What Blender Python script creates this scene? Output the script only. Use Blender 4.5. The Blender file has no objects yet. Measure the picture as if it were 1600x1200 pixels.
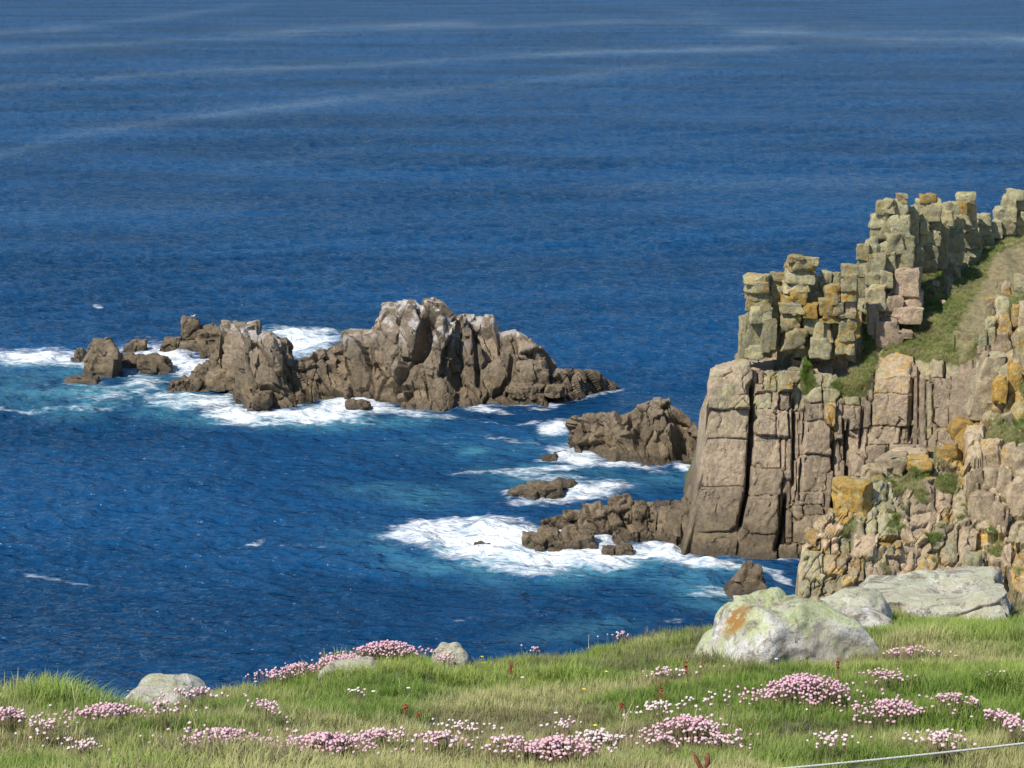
import bpy, math
import numpy as np
from mathutils import Vector

# ------------------------------------------------------------------ camera, sky, sun, exposure
scene = bpy.context.scene
C = scene.collection
H_EYE = 60.0
FPX = 3608.0                      # focal length in pixels of a 1600 px wide picture
PITCH = math.atan(750.0 / FPX)
cam_data = bpy.data.cameras.new('camera')
cam_data.sensor_width = 36.0
cam_data.lens = 36.0 * FPX / 1600.0
cam_data.clip_start = 0.2
cam_data.clip_end = 80000.0
cam = bpy.data.objects.new('camera', cam_data)
C.objects.link(cam)
cam.location = (0, 0, H_EYE)
cam.rotation_euler = (math.pi / 2 - PITCH, 0, 0)
scene.camera = cam

SUN_EL = math.radians(48)
SUN_DIR2 = (-0.74, -0.67)         # towards the sun, in plan
world = bpy.data.worlds.new('World')
scene.world = world
world.use_nodes = True
wn = world.node_tree
wn.nodes.clear()
sky = wn.nodes.new('ShaderNodeTexSky')
sky.sky_type = 'NISHITA'
sky.sun_disc = False
sky.sun_elevation = SUN_EL
sky.sun_rotation = math.atan2(SUN_DIR2[0], SUN_DIR2[1])
sky.altitude = 60
sky.air_density = 1.0
sky.dust_density = 0.0
sky.ozone_density = 4.0
bg = wn.nodes.new('ShaderNodeBackground')
bg.inputs['Strength'].default_value = 0.10
wo = wn.nodes.new('ShaderNodeOutputWorld')
wn.links.new(sky.outputs[0], bg.inputs[0])
wn.links.new(bg.outputs[0], wo.inputs[0])

sun_data = bpy.data.lights.new('sun', 'SUN')
sun_data.energy = 4.2
sun_data.angle = math.radians(0.53)
sun_data.color = (1.0, 0.955, 0.87)
sun = bpy.data.objects.new('sun', sun_data)
C.objects.link(sun)
_s = Vector((SUN_DIR2[0] * math.cos(SUN_EL), SUN_DIR2[1] * math.cos(SUN_EL), math.sin(SUN_EL)))
sun.rotation_euler = _s.to_track_quat('Z', 'Y').to_euler()
sun.location = (-60, -40, 120)

vs = scene.view_settings
vs.view_transform = 'Standard'
vs.look = 'None'
vs.exposure = 0.52
vs.gamma = 1.0
vs.use_curve_mapping = False

# ------------------------------------------------------------------ measuring helpers
CP, SP = math.cos(PITCH), math.sin(PITCH)
rng = np.random.default_rng(7)

def rays(px, py):
    px = np.asarray(px, float); py = np.asarray(py, float)
    u = (px - 800.0) / FPX; v = -(py - 600.0) / FPX
    return np.stack([u + 0 * v, CP + v * SP + 0 * u, -SP + v * CP + 0 * u], -1)

def at(px, py, Y):
    """the point of the place at ground distance Y that the survey sight (px, py) meets"""
    d = rays(px, py)
    t = np.asarray(Y, float) / d[..., 1]
    p = d * t[..., None]
    p[..., 2] += H_EYE
    return p

def sea_at(px, py, z=0.0):
    d = rays(px, py)
    t = (z - H_EYE) / d[..., 2]
    p = d * t[..., None]
    p[..., 2] += H_EYE
    return p

def sight(P):
    P = np.asarray(P, float)
    x, y, z = P[..., 0], P[..., 1], P[..., 2] - H_EYE
    zc = y * CP - z * SP
    yc = y * SP + z * CP
    return 800 + FPX * x / zc, 600 - FPX * yc / zc

# ------------------------------------------------------------------ noise in numpy
def _hash(ix, iy, iz, seed):
    h = (ix.astype(np.int64) * 374761393 + iy.astype(np.int64) * 668265263 + iz.astype(np.int64) * 2147483647 + seed * 974634721) & 0xFFFFFFFF
    h = ((h ^ (h >> 13)) * 1274126177) & 0xFFFFFFFF
    h = (h ^ (h >> 16)) & 0xFFFFFFFF
    return h.astype(np.float64) / 4294967295.0

def vnoise(P, scale=1.0, seed=0):
    Q = np.asarray(P, float) / scale
    I = np.floor(Q); F = Q - I
    I = I.astype(np.int64)
    F = F * F * F * (F * (F * 6 - 15) + 10)
    r = 0
    for dx in (0, 1):
        for dy in (0, 1):
            for dz in (0, 1):
                w = (F[..., 0] if dx else 1 - F[..., 0]) * (F[..., 1] if dy else 1 - F[..., 1]) * (F[..., 2] if dz else 1 - F[..., 2])
                r = r + w * _hash(I[..., 0] + dx, I[..., 1] + dy, I[..., 2] + dz, seed)
    return r * 2 - 1

def fbm(P, scale=1.0, seed=0, octaves=4):
    a, r, s = 1.0, 0, scale
    for o in range(octaves):
        r = r + a * vnoise(P, s, seed + o * 17)
        a *= 0.5; s *= 0.5
    return r

def smooth(a, b, x):
    t = np.clip((x - a) / (b - a), 0, 1)
    return t * t * (3 - 2 * t)

# ------------------------------------------------------------------ mesh helpers
def mesh_from(name, V, F, mat, sharp=None, attrs=None):
    V = np.ascontiguousarray(V, np.float32)
    F = np.ascontiguousarray(F, np.int32)
    me = bpy.data.meshes.new(name)
    n, k = F.shape
    me.vertices.add(len(V)); me.vertices.foreach_set('co', V.ravel())
    me.loops.add(n * k); me.loops.foreach_set('vertex_index', F.ravel())
    me.polygons.add(n)
    me.polygons.foreach_set('loop_start', np.arange(0, n * k, k, dtype=np.int32))
    try:
        me.polygons.foreach_set('loop_total', np.full(n, k, dtype=np.int32))
    except Exception:
        pass
    me.update(calc_edges=True)
    me.validate()
    for key, val in (attrs or {}).items():
        a = me.attributes.new(key, 'FLOAT', 'POINT')
        a.data.foreach_set('value', np.ascontiguousarray(val, np.float32))
    me.materials.append(mat)
    me.shade_smooth()
    if sharp is not None:
        me.set_sharp_from_angle(angle=math.radians(sharp))
    return me

def world_loc(o):
    l = Vector(o.location)
    while o.parent:
        o = o.parent; l += Vector(o.location)
    return l

def put(name, V, F, mat, parent=None, origin=None, sharp=None, attrs=None, props=None):
    """one mesh object; V in metres of the place"""
    V = np.asarray(V, float)
    if origin is None:
        origin = np.array([V[:, 0].mean(), V[:, 1].mean(), V[:, 2].min()]) if parent is not None else np.zeros(3)
    me = mesh_from(name, V - origin, F, mat, sharp, attrs)
    o = bpy.data.objects.new(name, me)
    C.objects.link(o)
    if parent is not None:
        o.parent = parent
        o.location = Vector(origin) - world_loc(parent)
    else:
        o.location = Vector(origin)
    for k, v in (props or {}).items():
        o[k] = v
    return o

def empty(name, loc, label, cat, group=None):
    o = bpy.data.objects.new(name, None)
    o.empty_display_size = 0.3
    C.objects.link(o)
    o.location = Vector([float(c) for c in loc])
    tag(o, label, cat, group)
    return o

def tag(o, label=None, cat=None, group=None, kind=None):
    if label: o['label'] = label
    if cat: o['category'] = cat
    if group: o['group'] = group
    if kind: o['kind'] = kind
    return o

def grid_faces(n, m):
    i = np.arange(n - 1)[:, None] * m + np.arange(m - 1)[None, :]
    return np.stack([i, i + m, i + m + 1, i + 1], -1).reshape(-1, 4)

# ------------------------------------------------------------------ node helpers
class NT:
    def __init__(self, name):
        self.m = bpy.data.materials.new(name)
        self.m.use_nodes = True
        self.t = self.m.node_tree
        self.t.nodes.clear()
        self.out = self.n('ShaderNodeOutputMaterial')
    def n(self, typ, **kw):
        x = self.t.nodes.new(typ)
        for k, v in kw.items(): setattr(x, k, v)
        return x
    def link(self, a, b): self.t.links.new(a, b)
    def pos(self, scale=(1, 1, 1), rot=(0, 0, 0)):
        g = self.n('ShaderNodeNewGeometry')
        mp = self.n('ShaderNodeMapping')
        mp.inputs['Scale'].default_value = scale
        mp.inputs['Rotation'].default_value = rot
        self.link(g.outputs['Position'], mp.inputs[0])
        return mp.outputs[0]
    def noise(self, vec, scale, detail=4, rough=0.55, dist=0.0):
        x = self.n('ShaderNodeTexNoise')
        x.inputs['Scale'].default_value = scale
        x.inputs['Detail'].default_value = detail
        x.inputs['Roughness'].default_value = rough
        x.inputs['Distortion'].default_value = dist
        self.link(vec, x.inputs['Vector'])
        return x.outputs['Fac']
    def voro(self, vec, scale, feature='F1', out='Distance'):
        x = self.n('ShaderNodeTexVoronoi', feature=feature)
        x.inputs['Scale'].default_value = scale
        self.link(vec, x.inputs['Vector'])
        return x.outputs[out]
    def math(self, op, a, b=None, c=None, clamp=False):
        x = self.n('ShaderNodeMath', operation=op)
        x.use_clamp = clamp
        for i, v in enumerate((a, b, c)):
            if v is None: continue
            if isinstance(v, (int, float)): x.inputs[i].default_value = v
            else: self.link(v, x.inputs[i])
        return x.outputs[0]
    def ramp(self, fac, lo, hi, a=0.0, b=1.0):
        x = self.n('ShaderNodeMapRange', interpolation_type='SMOOTHSTEP')
        x.inputs['From Min'].default_value = lo; x.inputs['From Max'].default_value = hi
        x.inputs['To Min'].default_value = a; x.inputs['To Max'].default_value = b
        self.link(fac, x.inputs['Value'])
        return x.outputs[0]
    def mix(self, fac, a, b, mode='MIX'):
        x = self.n('ShaderNodeMix', data_type='RGBA', blend_type=mode)
        for v, s in ((fac, x.inputs[0]), (a, x.inputs[6]), (b, x.inputs[7])):
            if isinstance(v, (int, float)): s.default_value = v
            elif isinstance(v, tuple): s.default_value = (*v, 1)
            else: self.link(v, s)
        return x.outputs[2]
    def attr(self, name, typ='GEOMETRY'):
        x = self.n('ShaderNodeAttribute', attribute_type=typ)
        x.attribute_name = name
        return x.outputs['Fac']
    def bump(self, h, strength, dist, normal=None):
        x = self.n('ShaderNodeBump')
        if isinstance(strength, (int, float)): x.inputs['Strength'].default_value = strength
        else: self.link(strength, x.inputs['Strength'])
        x.inputs['Distance'].default_value = dist
        self.link(h, x.inputs['Height'])
        if normal is not None: self.link(normal, x.inputs['Normal'])
        return x.outputs[0]
    def bsdf(self, col, rough=0.9, normal=None, spec=0.3, **kw):
        x = self.n('ShaderNodeBsdfPrincipled')
        for v, s in ((col, x.inputs['Base Color']), (rough, x.inputs['Roughness']), (spec, x.inputs['Specular IOR Level'])):
            if isinstance(v, (int, float)): s.default_value = v
            elif isinstance(v, tuple): s.default_value = (*v, 1)
            else: self.link(v, s)
        if normal is not None: self.link(normal, x.inputs['Normal'])
        return x
    def done(self, sh):
        self.link(sh.outputs[0] if hasattr(sh, 'outputs') else sh, self.out.inputs[0])
        return self.m
    def z(self):
        g = self.n('ShaderNodeNewGeometry'); s = self.n('ShaderNodeSeparateXYZ')
        self.link(g.outputs['Position'], s.inputs[0])
        return s.outputs['Z']
    def up(self):
        g = self.n('ShaderNodeNewGeometry'); s = self.n('ShaderNodeSeparateXYZ')
        self.link(g.outputs['Normal'], s.inputs[0])
        return s.outputs['Z']

def rock_material(name, c1, c2, pink, dark, lichen=(0.37, 0.325, 0.155), tide_top=5.0, guano=0.0, grassy=False):
    t = NT(name)
    p = t.pos()
    ps = t.pos((1, 1, 0.18))
    big = t.noise(p, 0.22, 4)
    med = t.noise(p, 1.1, 6, 0.65, 0.4)
    fine = t.noise(p, 6.0, 5, 0.7)
    streak = t.noise(ps, 1.3, 4, 0.6)
    col = t.mix(t.ramp(med, 0.32, 0.68), c1, c2)
    col = t.mix(t.math('MULTIPLY', t.ramp(big, 0.35, 0.65), t.math('ADD', t.attr('pink', 'OBJECT'), 0.15), clamp=True), col, pink)
    col = t.mix(t.ramp(streak, 0.56, 0.74, 0, 0.55), col, dark)
    col = t.mix(t.ramp(fine, 0.55, 0.8, 0, 0.4), col, dark)
    stain = t.noise(t.pos((1, 1, 0.30)), 0.55, 8, 0.70, 0.4)
    col = t.mix(t.ramp(stain, 0.53, 0.70, 0, 0.52), col, dark)
    # green-grey and yellow lichen crust where the object carries it
    la = t.attr('lichen', 'OBJECT')
    ln = t.noise(p, 0.9, 5, 0.7, 0.5)
    lm = t.math('MULTIPLY', t.ramp(t.math('ADD', ln, t.math('MULTIPLY', la, 0.5)), 0.58, 0.78), 0.85)
    col = t.mix(lm, col, t.mix(t.ramp(t.noise(p, 2.3, 4), 0.4, 0.62), lichen, (0.30, 0.295, 0.20)))
    oa = t.attr('orange', 'OBJECT')
    on = t.noise(p, 1.5, 6, 0.75, 0.6)
    om = t.ramp(t.math('ADD', on, t.math('MULTIPLY', oa, 0.42)), 0.66, 0.77)
    om = t.math('MULTIPLY', om, 0.9)
    col = t.mix(om, col, t.mix(t.ramp(t.noise(p, 3.1, 4), 0.4, 0.65), (0.42, 0.22, 0.025), (0.36, 0.26, 0.07)))
    # brown algae belt and splash zone, an edge with a shape of its own
    zz = t.math('ADD', t.z(), t.math('MULTIPLY', t.math('SUBTRACT', t.noise(p, 0.35, 4), 0.5), -6.0))
    tide = t.ramp(zz, 0.5, tide_top, 1.0, 0.0)
    tcol = t.mix(t.ramp(t.noise(p, 0.9, 5, 0.65), 0.35, 0.65), (0.085, 0.061, 0.035), (0.205, 0.150, 0.085))
    col = t.mix(t.math('MULTIPLY', tide, 0.80), col, tcol)
    wet = t.ramp(t.z(), 0.3, 1.4, 1.0, 0.0)
    col = t.mix(t.math('MULTIPLY', wet, 0.6), col, (0.055, 0.042, 0.028))
    oi = t.n('ShaderNodeObjectInfo')
    mott = t.math('MULTIPLY', t.ramp(t.noise(p, 2.4, 10, 0.78), 0.25, 0.75, 0.55, 1.32), t.ramp(oi.outputs['Random'], 0.0, 1.0, 0.80, 1.16))
    cm = t.n('ShaderNodeCombineColor')
    for i_ in range(3): t.link(mott, cm.inputs[i_])
    col = t.mix(1.0, col, cm.outputs[0], 'MULTIPLY')
    if guano:
        gm = t.math('MULTIPLY', t.ramp(t.noise(p, 0.55, 7, 0.72, 0.5), 0.44, 0.60), t.ramp(t.z(), 5.5, 9.5))
        gm = t.math('MULTIPLY', gm, t.ramp(t.up(), -0.05, 0.5))
        col = t.mix(t.math('MULTIPLY', gm, guano), col, (0.66, 0.62, 0.60))
    if grassy:
        ga = t.attr('grass')
        gn = t.noise(p, 0.8, 6, 0.7)
        gcol = t.mix(t.ramp(gn, 0.35, 0.65), (0.085, 0.105, 0.028), (0.16, 0.15, 0.06))
        soil = t.mix(t.ramp(t.noise(p, 1.4, 6, 0.7), 0.35, 0.65), (0.17, 0.145, 0.07), (0.27, 0.225, 0.125))
        gcol = t.mix(t.attr('soil'), gcol, soil)
        gm = t.ramp(t.math('ADD', ga, t.math('MULTIPLY', t.math('SUBTRACT', gn, 0.5), 1.2)), 0.42, 0.58)
        col = t.mix(gm, col, gcol)
    h = t.math('ADD', t.math('MULTIPLY', t.noise(p, 0.9, 8, 0.7), 1.0), t.math('MULTIPLY', t.noise(ps, 2.2, 6, 0.7), 0.35))
    pc = t.pos((1, 1, 0.5), (0.15, 0.1, 0.3))
    wv = t.n('ShaderNodeVectorMath', operation='ADD')
    nz = t.n('ShaderNodeTexNoise'); nz.inputs['Scale'].default_value = 0.8; nz.inputs['Detail'].default_value = 4
    t.link(pc, nz.inputs['Vector']); t.link(pc, wv.inputs[0]); t.link(nz.outputs['Color'], wv.inputs[1])
    crk = t.ramp(t.voro(wv.outputs[0], 0.75, 'DISTANCE_TO_EDGE'), 0.0, 0.035)
    crk2 = t.ramp(t.voro(wv.outputs[0], 1.9, 'DISTANCE_TO_EDGE'), 0.0, 0.05)
    nb = t.bump(h, 0.55, 0.45)
    nb = t.bump(t.math('ADD', crk, t.math('MULTIPLY', crk2, 0.3)), 0.40, 0.09, nb)
    nb = t.bump(t.noise(p, 3.0, 9, 0.75), 0.8, 0.22, nb)
    rough = t.ramp(t.z(), 0.2, 1.8, 0.35, 0.92)
    return t.done(t.bsdf(col, rough, nb, 0.3))

M = {}
M['cliff'] = rock_material('cliff_granite', (0.345, 0.262, 0.170), (0.262, 0.208, 0.148), (0.47, 0.345, 0.235), (0.110, 0.084, 0.058), tide_top=8.5, grassy=True)
M['spur'] = rock_material('spur_granite', (0.43, 0.335, 0.205), (0.34, 0.275, 0.18), (0.48, 0.355, 0.23), (0.17, 0.125, 0.08), tide_top=1.0, grassy=True)
M['islet'] = rock_material('islet_granite', (0.235, 0.180, 0.118), (0.175, 0.140, 0.098), (0.27, 0.20, 0.138), (0.060, 0.046, 0.031), tide_top=6.0, guano=0.65)

# ------------------------------------------------------------------ sea
ROCK_EDGE = []                     # points of the waterline, filled by the rocks, for the foam

def ocean_tile(N, L, wind, wdir, seed, cut):
    r = np.random.default_rng(seed)
    k = np.fft.fftfreq(N, L / N) * 2 * np.pi
    kx, ky = np.meshgrid(k, k, indexing='ij')
    kk = np.hypot(kx, ky); kk[0, 0] = 1
    Lw = wind ** 2 / 9.81
    cosf = (kx * wdir[0] + ky * wdir[1]) / kk
    Ph = np.exp(-1 / (kk * Lw) ** 2) / kk ** 4 * (0.12 + cosf ** 2) * np.exp(-(kk * cut) ** 2)
    Ph[0, 0] = 0
    h = np.fft.ifft2((r.normal(size=(N, N)) + 1j * r.normal(size=(N, N))) * np.sqrt(Ph)).real
    return h / h.std()

def tile_sample(T, L, x, y):
    N = T.shape[0]
    u = (x / L % 1.0) * N; v = (y / L % 1.0) * N
    i = np.floor(u).astype(int); j = np.floor(v).astype(int)
    fu = u - i; fv = v - j
    i0, i1, j0, j1 = i % N, (i + 1) % N, j % N, (j + 1) % N
    return (T[i0, j0] * (1 - fu) * (1 - fv) + T[i1, j0] * fu * (1 - fv) + T[i0, j1] * (1 - fu) * fv + T[i1, j1] * fu * fv)

def ell(px, py, cx, cy, rx, ry, rot=0.0):
    c, s = math.cos(math.radians(rot)), math.sin(math.radians(rot))
    dx, dy = px - cx, py - cy
    a = (dx * c + dy * s) / rx; b = (-dx * s + dy * c) / ry
    return np.exp(-(a * a + b * b) ** 1.5)

# surf: centre and half-axes of each patch as surveyed, then turned into places on the water
SURF = [  # cx, cy, rx, ry, rot, strength
    (50, 558, 105, 15, 3, 1.0), (150, 572, 90, 12, 10, .8), (250, 560, 60, 22, 5, 1.0), (300, 575, 45, 20, 0, 1.0), (225, 597, 45, 10, 0, .7),
    (170, 612, 110, 22, 0, .45), (60, 640, 110, 4, -2, .7), (190, 618, 90, 6, -14, .6),
    (470, 535, 70, 22, 5, 1.1), (440, 520, 50, 8, 0, .8), (505, 520, 40, 7, 0, .6),
    (300, 628, 75, 13, 5, .9), (380, 648, 70, 12, 2, 1.0), (500, 648, 120, 13, 0, 1.05), (600, 643, 80, 9, 6, .95), (450, 660, 120, 5, 0, .6),
    (545, 632, 60, 8, 0, 1.0), (690, 650, 60, 5, 5, .5), (760, 640, 60, 4, 3, .6), (880, 632, 60, 4, -8, .6), (920, 622, 40, 4, -15, .6),
    (870, 668, 40, 14, -12, .95), (800, 690, 70, 4, 8, .55), (760, 660, 60, 4, 12, .45), (905, 712, 55, 14, 8, 1.0), (980, 728, 70, 6, 3, .9), (1080, 725, 30, 8, 10, .8),
    (860, 735, 110, 5, -3, .6), (740, 738, 80, 3, -2, .5), (820, 742, 60, 4, 4, .55),
    (920, 768, 60, 15, -6, 1.05), (820, 772, 40, 8, 0, .9), (870, 750, 70, 6, 0, .6), (850, 785, 70, 5, -3, .8), (1060, 790, 35, 5, -15, .9),
    (700, 835, 90, 26, 4, 1.0), (775, 845, 95, 34, 0, 1.1), (850, 872, 80, 20, 5, 1.05), (740, 815, 90, 14, 0, .9), (800, 885, 95, 14, 8, .75),
    (940, 872, 70, 16, 3, 1.0), (1020, 862, 60, 14, 3, 1.05), (1100, 882, 75, 10, 8, .95), (940, 850, 40, 12, 0, .9), (1180, 892, 40, 5, 6, .7),
    (1120, 922, 35, 7, 4, .6), (1215, 905, 25, 6, 20, .8), (1090, 930, 22, 5, 0, .7), (1000, 838, 45, 8, 0, .8),
    (90, 905, 70, 4, 12, .45), (470, 855, 60, 4, 3, .35), (400, 850, 30, 4, -20, .4), (730, 968, 35, 4, -10, .35), (1060, 968, 40, 5, -5, .35), (160, 480, 10, 2, 0, .5), (180, 965, 30, 3, 10, .3), (640, 700, 60, 3, 4, .3), (960, 655, 40, 3, 5, .45), (700, 690, 40, 3, 0, .3), (820, 660, 40, 3, -10, .45),
]
AQUA = [
    (150, 615, 200, 45, 0, .9), (330, 640, 160, 30, 5, .9), (520, 655, 190, 22, 0, .8), (720, 700, 160, 30, 5, .25), (735, 705, 50, 9, 0, .9),
    (880, 745, 170, 40, 0, .55), (790, 870, 240, 50, 4, 1.0), (1000, 885, 180, 36, 5, 1.0), (1130, 930, 110, 30, 5, .7), (650, 775, 130, 22, 5, .45),
    (470, 540, 110, 30, 0, .6), (60, 575, 140, 26, 0, .6), (880, 700, 110, 40, 0, .5), (1060, 745, 90, 20, 0, .45), (900, 985, 120, 18, -8, .4),
]
SLICK = [  # polylines of calm water, half-width in px, strength
    ([(-200, 82), (0, 78), (350, 60), (620, 45), (880, 38), (1140, 32)], 5, .55), ([(350, 48), (500, 46), (700, 40), (760, 40)], 6, .8), ([(-100, 58), (0, 52), (140, 42)], 6, 1.0), ([(140, 38), (300, 20), (400, 5)], 4, .5),
    ([(-100, 142), (0, 134), (300, 112), (620, 97), (900, 84), (1140, 77), (1250, 72)], 6, .9), ([(1130, 50), (1250, 52), (1400, 60), (1600, 62), (1900, 60)], 9, 1.0),
    ([(1200, 42), (1350, 45), (1600, 55)], 6, .6), ([(-200, 275), (0, 243), (120, 210), (330, 180), (560, 152), (800, 132), (900, 118), (1080, 100)], 8, .75),
    ([(340, 268), (450, 248), (560, 230), (640, 200)], 6, .45), ([(0, 330), (300, 320), (600, 340)], 12, .25), ([(900, 295), (1200, 285), (1500, 285)], 8, .4), ([(1040, 15), (1150, 25)], 5, .4),
]

def build_sea():
    t = NT('sea_water')
    p = t.pos()
    foam, aqua, slick = t.attr('foam'), t.attr('aqua'), t.attr('slick')
    pw = t.pos((0.62, 0.9, 1))
    n1 = t.noise(pw, 0.22, 9, 0.66, 0.5)
    n2 = t.noise(pw, 0.9, 7, 0.70, 0.3)
    lace = t.voro(pw, 0.9, 'DISTANCE_TO_EDGE')
    lacem = t.ramp(lace, 0.0, 0.30, 0.10, -0.06)
    f = t.math('ADD', t.math('MULTIPLY', foam, 1.02), t.math('MULTIPLY', t.math('SUBTRACT', n1, 0.5), 1.5))
    f = t.math('ADD', f, t.math('MULTIPLY', t.math('SUBTRACT', n2, 0.5), 0.9))
    f = t.math('ADD', f, lacem)
    fm = t.ramp(f, 0.42, 1.30)
    fm = t.math('MULTIPLY', fm, t.ramp(foam, 0.03, 0.2))
    pl = t.pos((0.010, 0.030, 1))
    patch = t.noise(pl, 1.0, 4, 0.6)
    deep = t.mix(t.ramp(patch, 0.35, 0.65), (0.0036, 0.0360, 0.096), (0.0070, 0.0570, 0.148))
    am = t.math('MULTIPLY', aqua, t.ramp(t.noise(p, 0.16, 5, 0.6), 0.30, 0.62), clamp=True)
    col = t.mix(t.math('MULTIPLY', am, 0.85), deep, (0.075, 0.26, 0.33))
    col = t.mix(fm, col, (0.86, 0.89, 0.90))
    rough = t.math('ADD', 0.10, t.math('MULTIPLY', fm, 0.7))
    w1 = t.noise(t.pos((0.55, 1.0, 1), (0, 0, 0.15)), 0.9, 3, 0.55, 0.3)
    w2 = t.noise(t.pos((0.6, 1.0, 1), (0, 0, -0.2)), 0.25, 4, 0.55, 0.2)
    st = t.math('SUBTRACT', 1.0, t.math('MULTIPLY', slick, 0.55))
    nb = t.bump(w2, t.math('MULTIPLY', st, 0.75), 1.8)
    nb = t.bump(w1, st, 0.95, nb)
    nb = t.bump(t.math('ADD', n1, n2), t.math('MULTIPLY', fm, 0.8), 0.6, nb)
    b = t.bsdf(col, 0.9, nb, 0.0)
    gl = t.n('ShaderNodeBsdfGlossy'); gl.inputs['Roughness'].default_value = 0.16
    gl.inputs['Color'].default_value = (1, 1, 1, 1); t.link(nb, gl.inputs['Normal'])
    fr = t.n('ShaderNodeFresnel'); fr.inputs['IOR'].default_value = 1.333; t.link(nb, fr.inputs['Normal'])
    mx = t.n('ShaderNodeMixShader')
    ff = t.math('MULTIPLY', fr.outputs[0], t.math('ADD', 0.29, t.math('MULTIPLY', slick, 0.26)))
    t.link(t.math('MULTIPLY', ff, t.math('SUBTRACT', 1.0, fm)), mx.inputs[0])
    t.link(b.outputs[0], mx.inputs[1]); t.link(gl.outputs[0], mx.inputs[2])
    mat = t.done(mx)

    # rows run out to the horizon, columns spread with distance
    deg = np.concatenate([np.linspace(62, 21.5, 24, endpoint=False), np.linspace(21.5, 2.2, 640, endpoint=False), np.geomspace(2.2, 0.06, 26)])
    Yr = H_EYE / np.tan(np.radians(deg))
    uc = np.concatenate([np.linspace(-2.2, -0.26, 16, endpoint=False), np.linspace(-0.26, 0.26, 720, endpoint=False), np.linspace(0.26, 2.2, 17)])
    X = Yr[:, None] * uc[None, :]
    Y = np.repeat(Yr[:, None], len(uc), 1)
    px, py = sight(np.stack([X, Y, 0 * X], -1))
    T1 = ocean_tile(512, 190.0, 4.6, (0.35, -0.94), 3, 0.12)
    T2 = ocean_tile(512, 97.0, 2.5, (-0.2, -0.97), 5, 0.06)
    c, s = math.cos(0.5), math.sin(0.5)
    h = 0.13 * tile_sample(T1, 190.0, X, Y) + 0.105 * tile_sample(T2, 97.0, X * c - Y * s, X * s + Y * c)
    gust = 0.75 + 0.35 * fbm(np.stack([X / 70, Y / 30, 0 * X], -1), 1.0, 31, 3)
    foam = np.zeros_like(X); aqua = np.zeros_like(X); slick = np.zeros_like(X)
    wx = 10 * fbm(np.stack([X, Y, 0 * X], -1), 9.0, 5, 3); wy = 4 * fbm(np.stack([X, Y, 0 * X], -1), 9.0, 9, 3)
    pxw, pyw = px + wx, py + wy
    def stamp(arr, cx, cy, rx, ry, rot, st_):
        R = max(rx, ry) * 1.0
        ry_ = ry * 2.2 + abs(math.sin(math.radians(rot))) * rx * 2.2 + 12
        rows_ = np.where((py[:, 400] > cy - ry_) & (py[:, 400] < cy + ry_))[0]
        if not len(rows_): return
        a = slice(rows_[0], rows_[-1] + 1)
        arr[a] = np.maximum(arr[a], st_ * ell(pxw[a], pyw[a], cx, cy, rx, ry, rot))
    for (cx, cy, rx, ry, rot, st_) in SURF:
        stamp(foam, cx, cy, rx * 1.15, ry * 1.18, rot, st_ + (.12 if st_ < .7 else 0))
    for (cx, cy, rx, ry, rot, st_) in AQUA:
        stamp(aqua, cx, cy, rx * .85, ry * .8, rot, st_ * .85)
    for pts, wd, st_ in SLICK:
        xs, ys = zip(*pts)
        yc = np.interp(px, xs, ys)
        wob = 3.0 * fbm(np.stack([X / 60, Y / 60, 0 * X], -1), 1.0, 77, 3)
        m = (.55 + .45 * np.clip(fbm(np.stack([X / 40, Y / 90, 0 * X], -1), 1.0, 78, 3) + .5, 0, 1)) * np.exp(-np.abs((py + wob - yc) / (wd * 1.15)) ** 1.5) * smooth(xs[0] - 60, xs[0] + 60, px) * smooth(xs[-1] + 60, xs[-1] - 60, px)
        slick = np.maximum(slick, st_ * m)
    E = np.concatenate(ROCK_EDGE)
    near = (py > 480) & (py < 960)
    idx = np.argwhere(near)
    Q = np.stack([X[near], Y[near]], -1)
    dmin = np.full(len(Q), 99.0)
    for k in range(0, len(E), 40):
        d = np.sqrt(((Q[:, None, :] - E[None, k:k + 40, :2]) ** 2).sum(-1)).min(1)
        dmin = np.minimum(dmin, d)
    ring = np.zeros_like(X); ring[near] = np.exp(-(dmin / 1.0) ** 2) * 0.62
    foam = np.maximum(foam, ring)
    calm = 1 - 0.6 * np.clip(slick, 0, 1)
    zz = h * gust * calm + 0.35 * smooth(.5, 1, foam) * (0.4 + fbm(np.stack([X, Y, 0 * X], -1), 3.0, 12, 3))
    fade = smooth(3000, 900, Y)
    V = np.stack([X, Y, zz * fade], -1).reshape(-1, 3)
    o = put('sea', V, grid_faces(*X.shape)[:, ::-1], mat, attrs=dict(foam=foam.ravel(), aqua=aqua.ravel(), slick=np.clip(slick, 0, 1).ravel()))
    tag(o, 'deep blue rippled sea with white surf round the rocks', 'sea', kind='structure')

# ------------------------------------------------------------------ rock builders
def grid_normals(P):
    du = np.gradient(P, axis=0); dv = np.gradient(P, axis=1)
    n = np.cross(du, dv)
    return n / (np.linalg.norm(n, axis=-1, keepdims=True) + 1e-9)

def cells(Q, S, W=None):
    """nearest and second nearest seed of each point"""
    n = len(Q)
    i1 = np.zeros(n, int); d1 = np.zeros(n); d2 = np.zeros(n)
    for k in range(0, n, 8000):
        D = np.sqrt(((Q[k:k + 8000, None, :] - S[None]) ** 2).sum(-1))
        if W is not None: D = D - W[None]
        o = np.argpartition(D, 1, axis=1)[:, :2]
        r = np.arange(len(D))
        a, b = D[r, o[:, 0]], D[r, o[:, 1]]
        sw = b < a
        o[sw] = o[sw][:, ::-1]
        i1[k:k + 8000] = o[:, 0]; d1[k:k + 8000] = np.minimum(a, b); d2[k:k + 8000] = np.maximum(a, b)
    return i1, d1, d2

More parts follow.
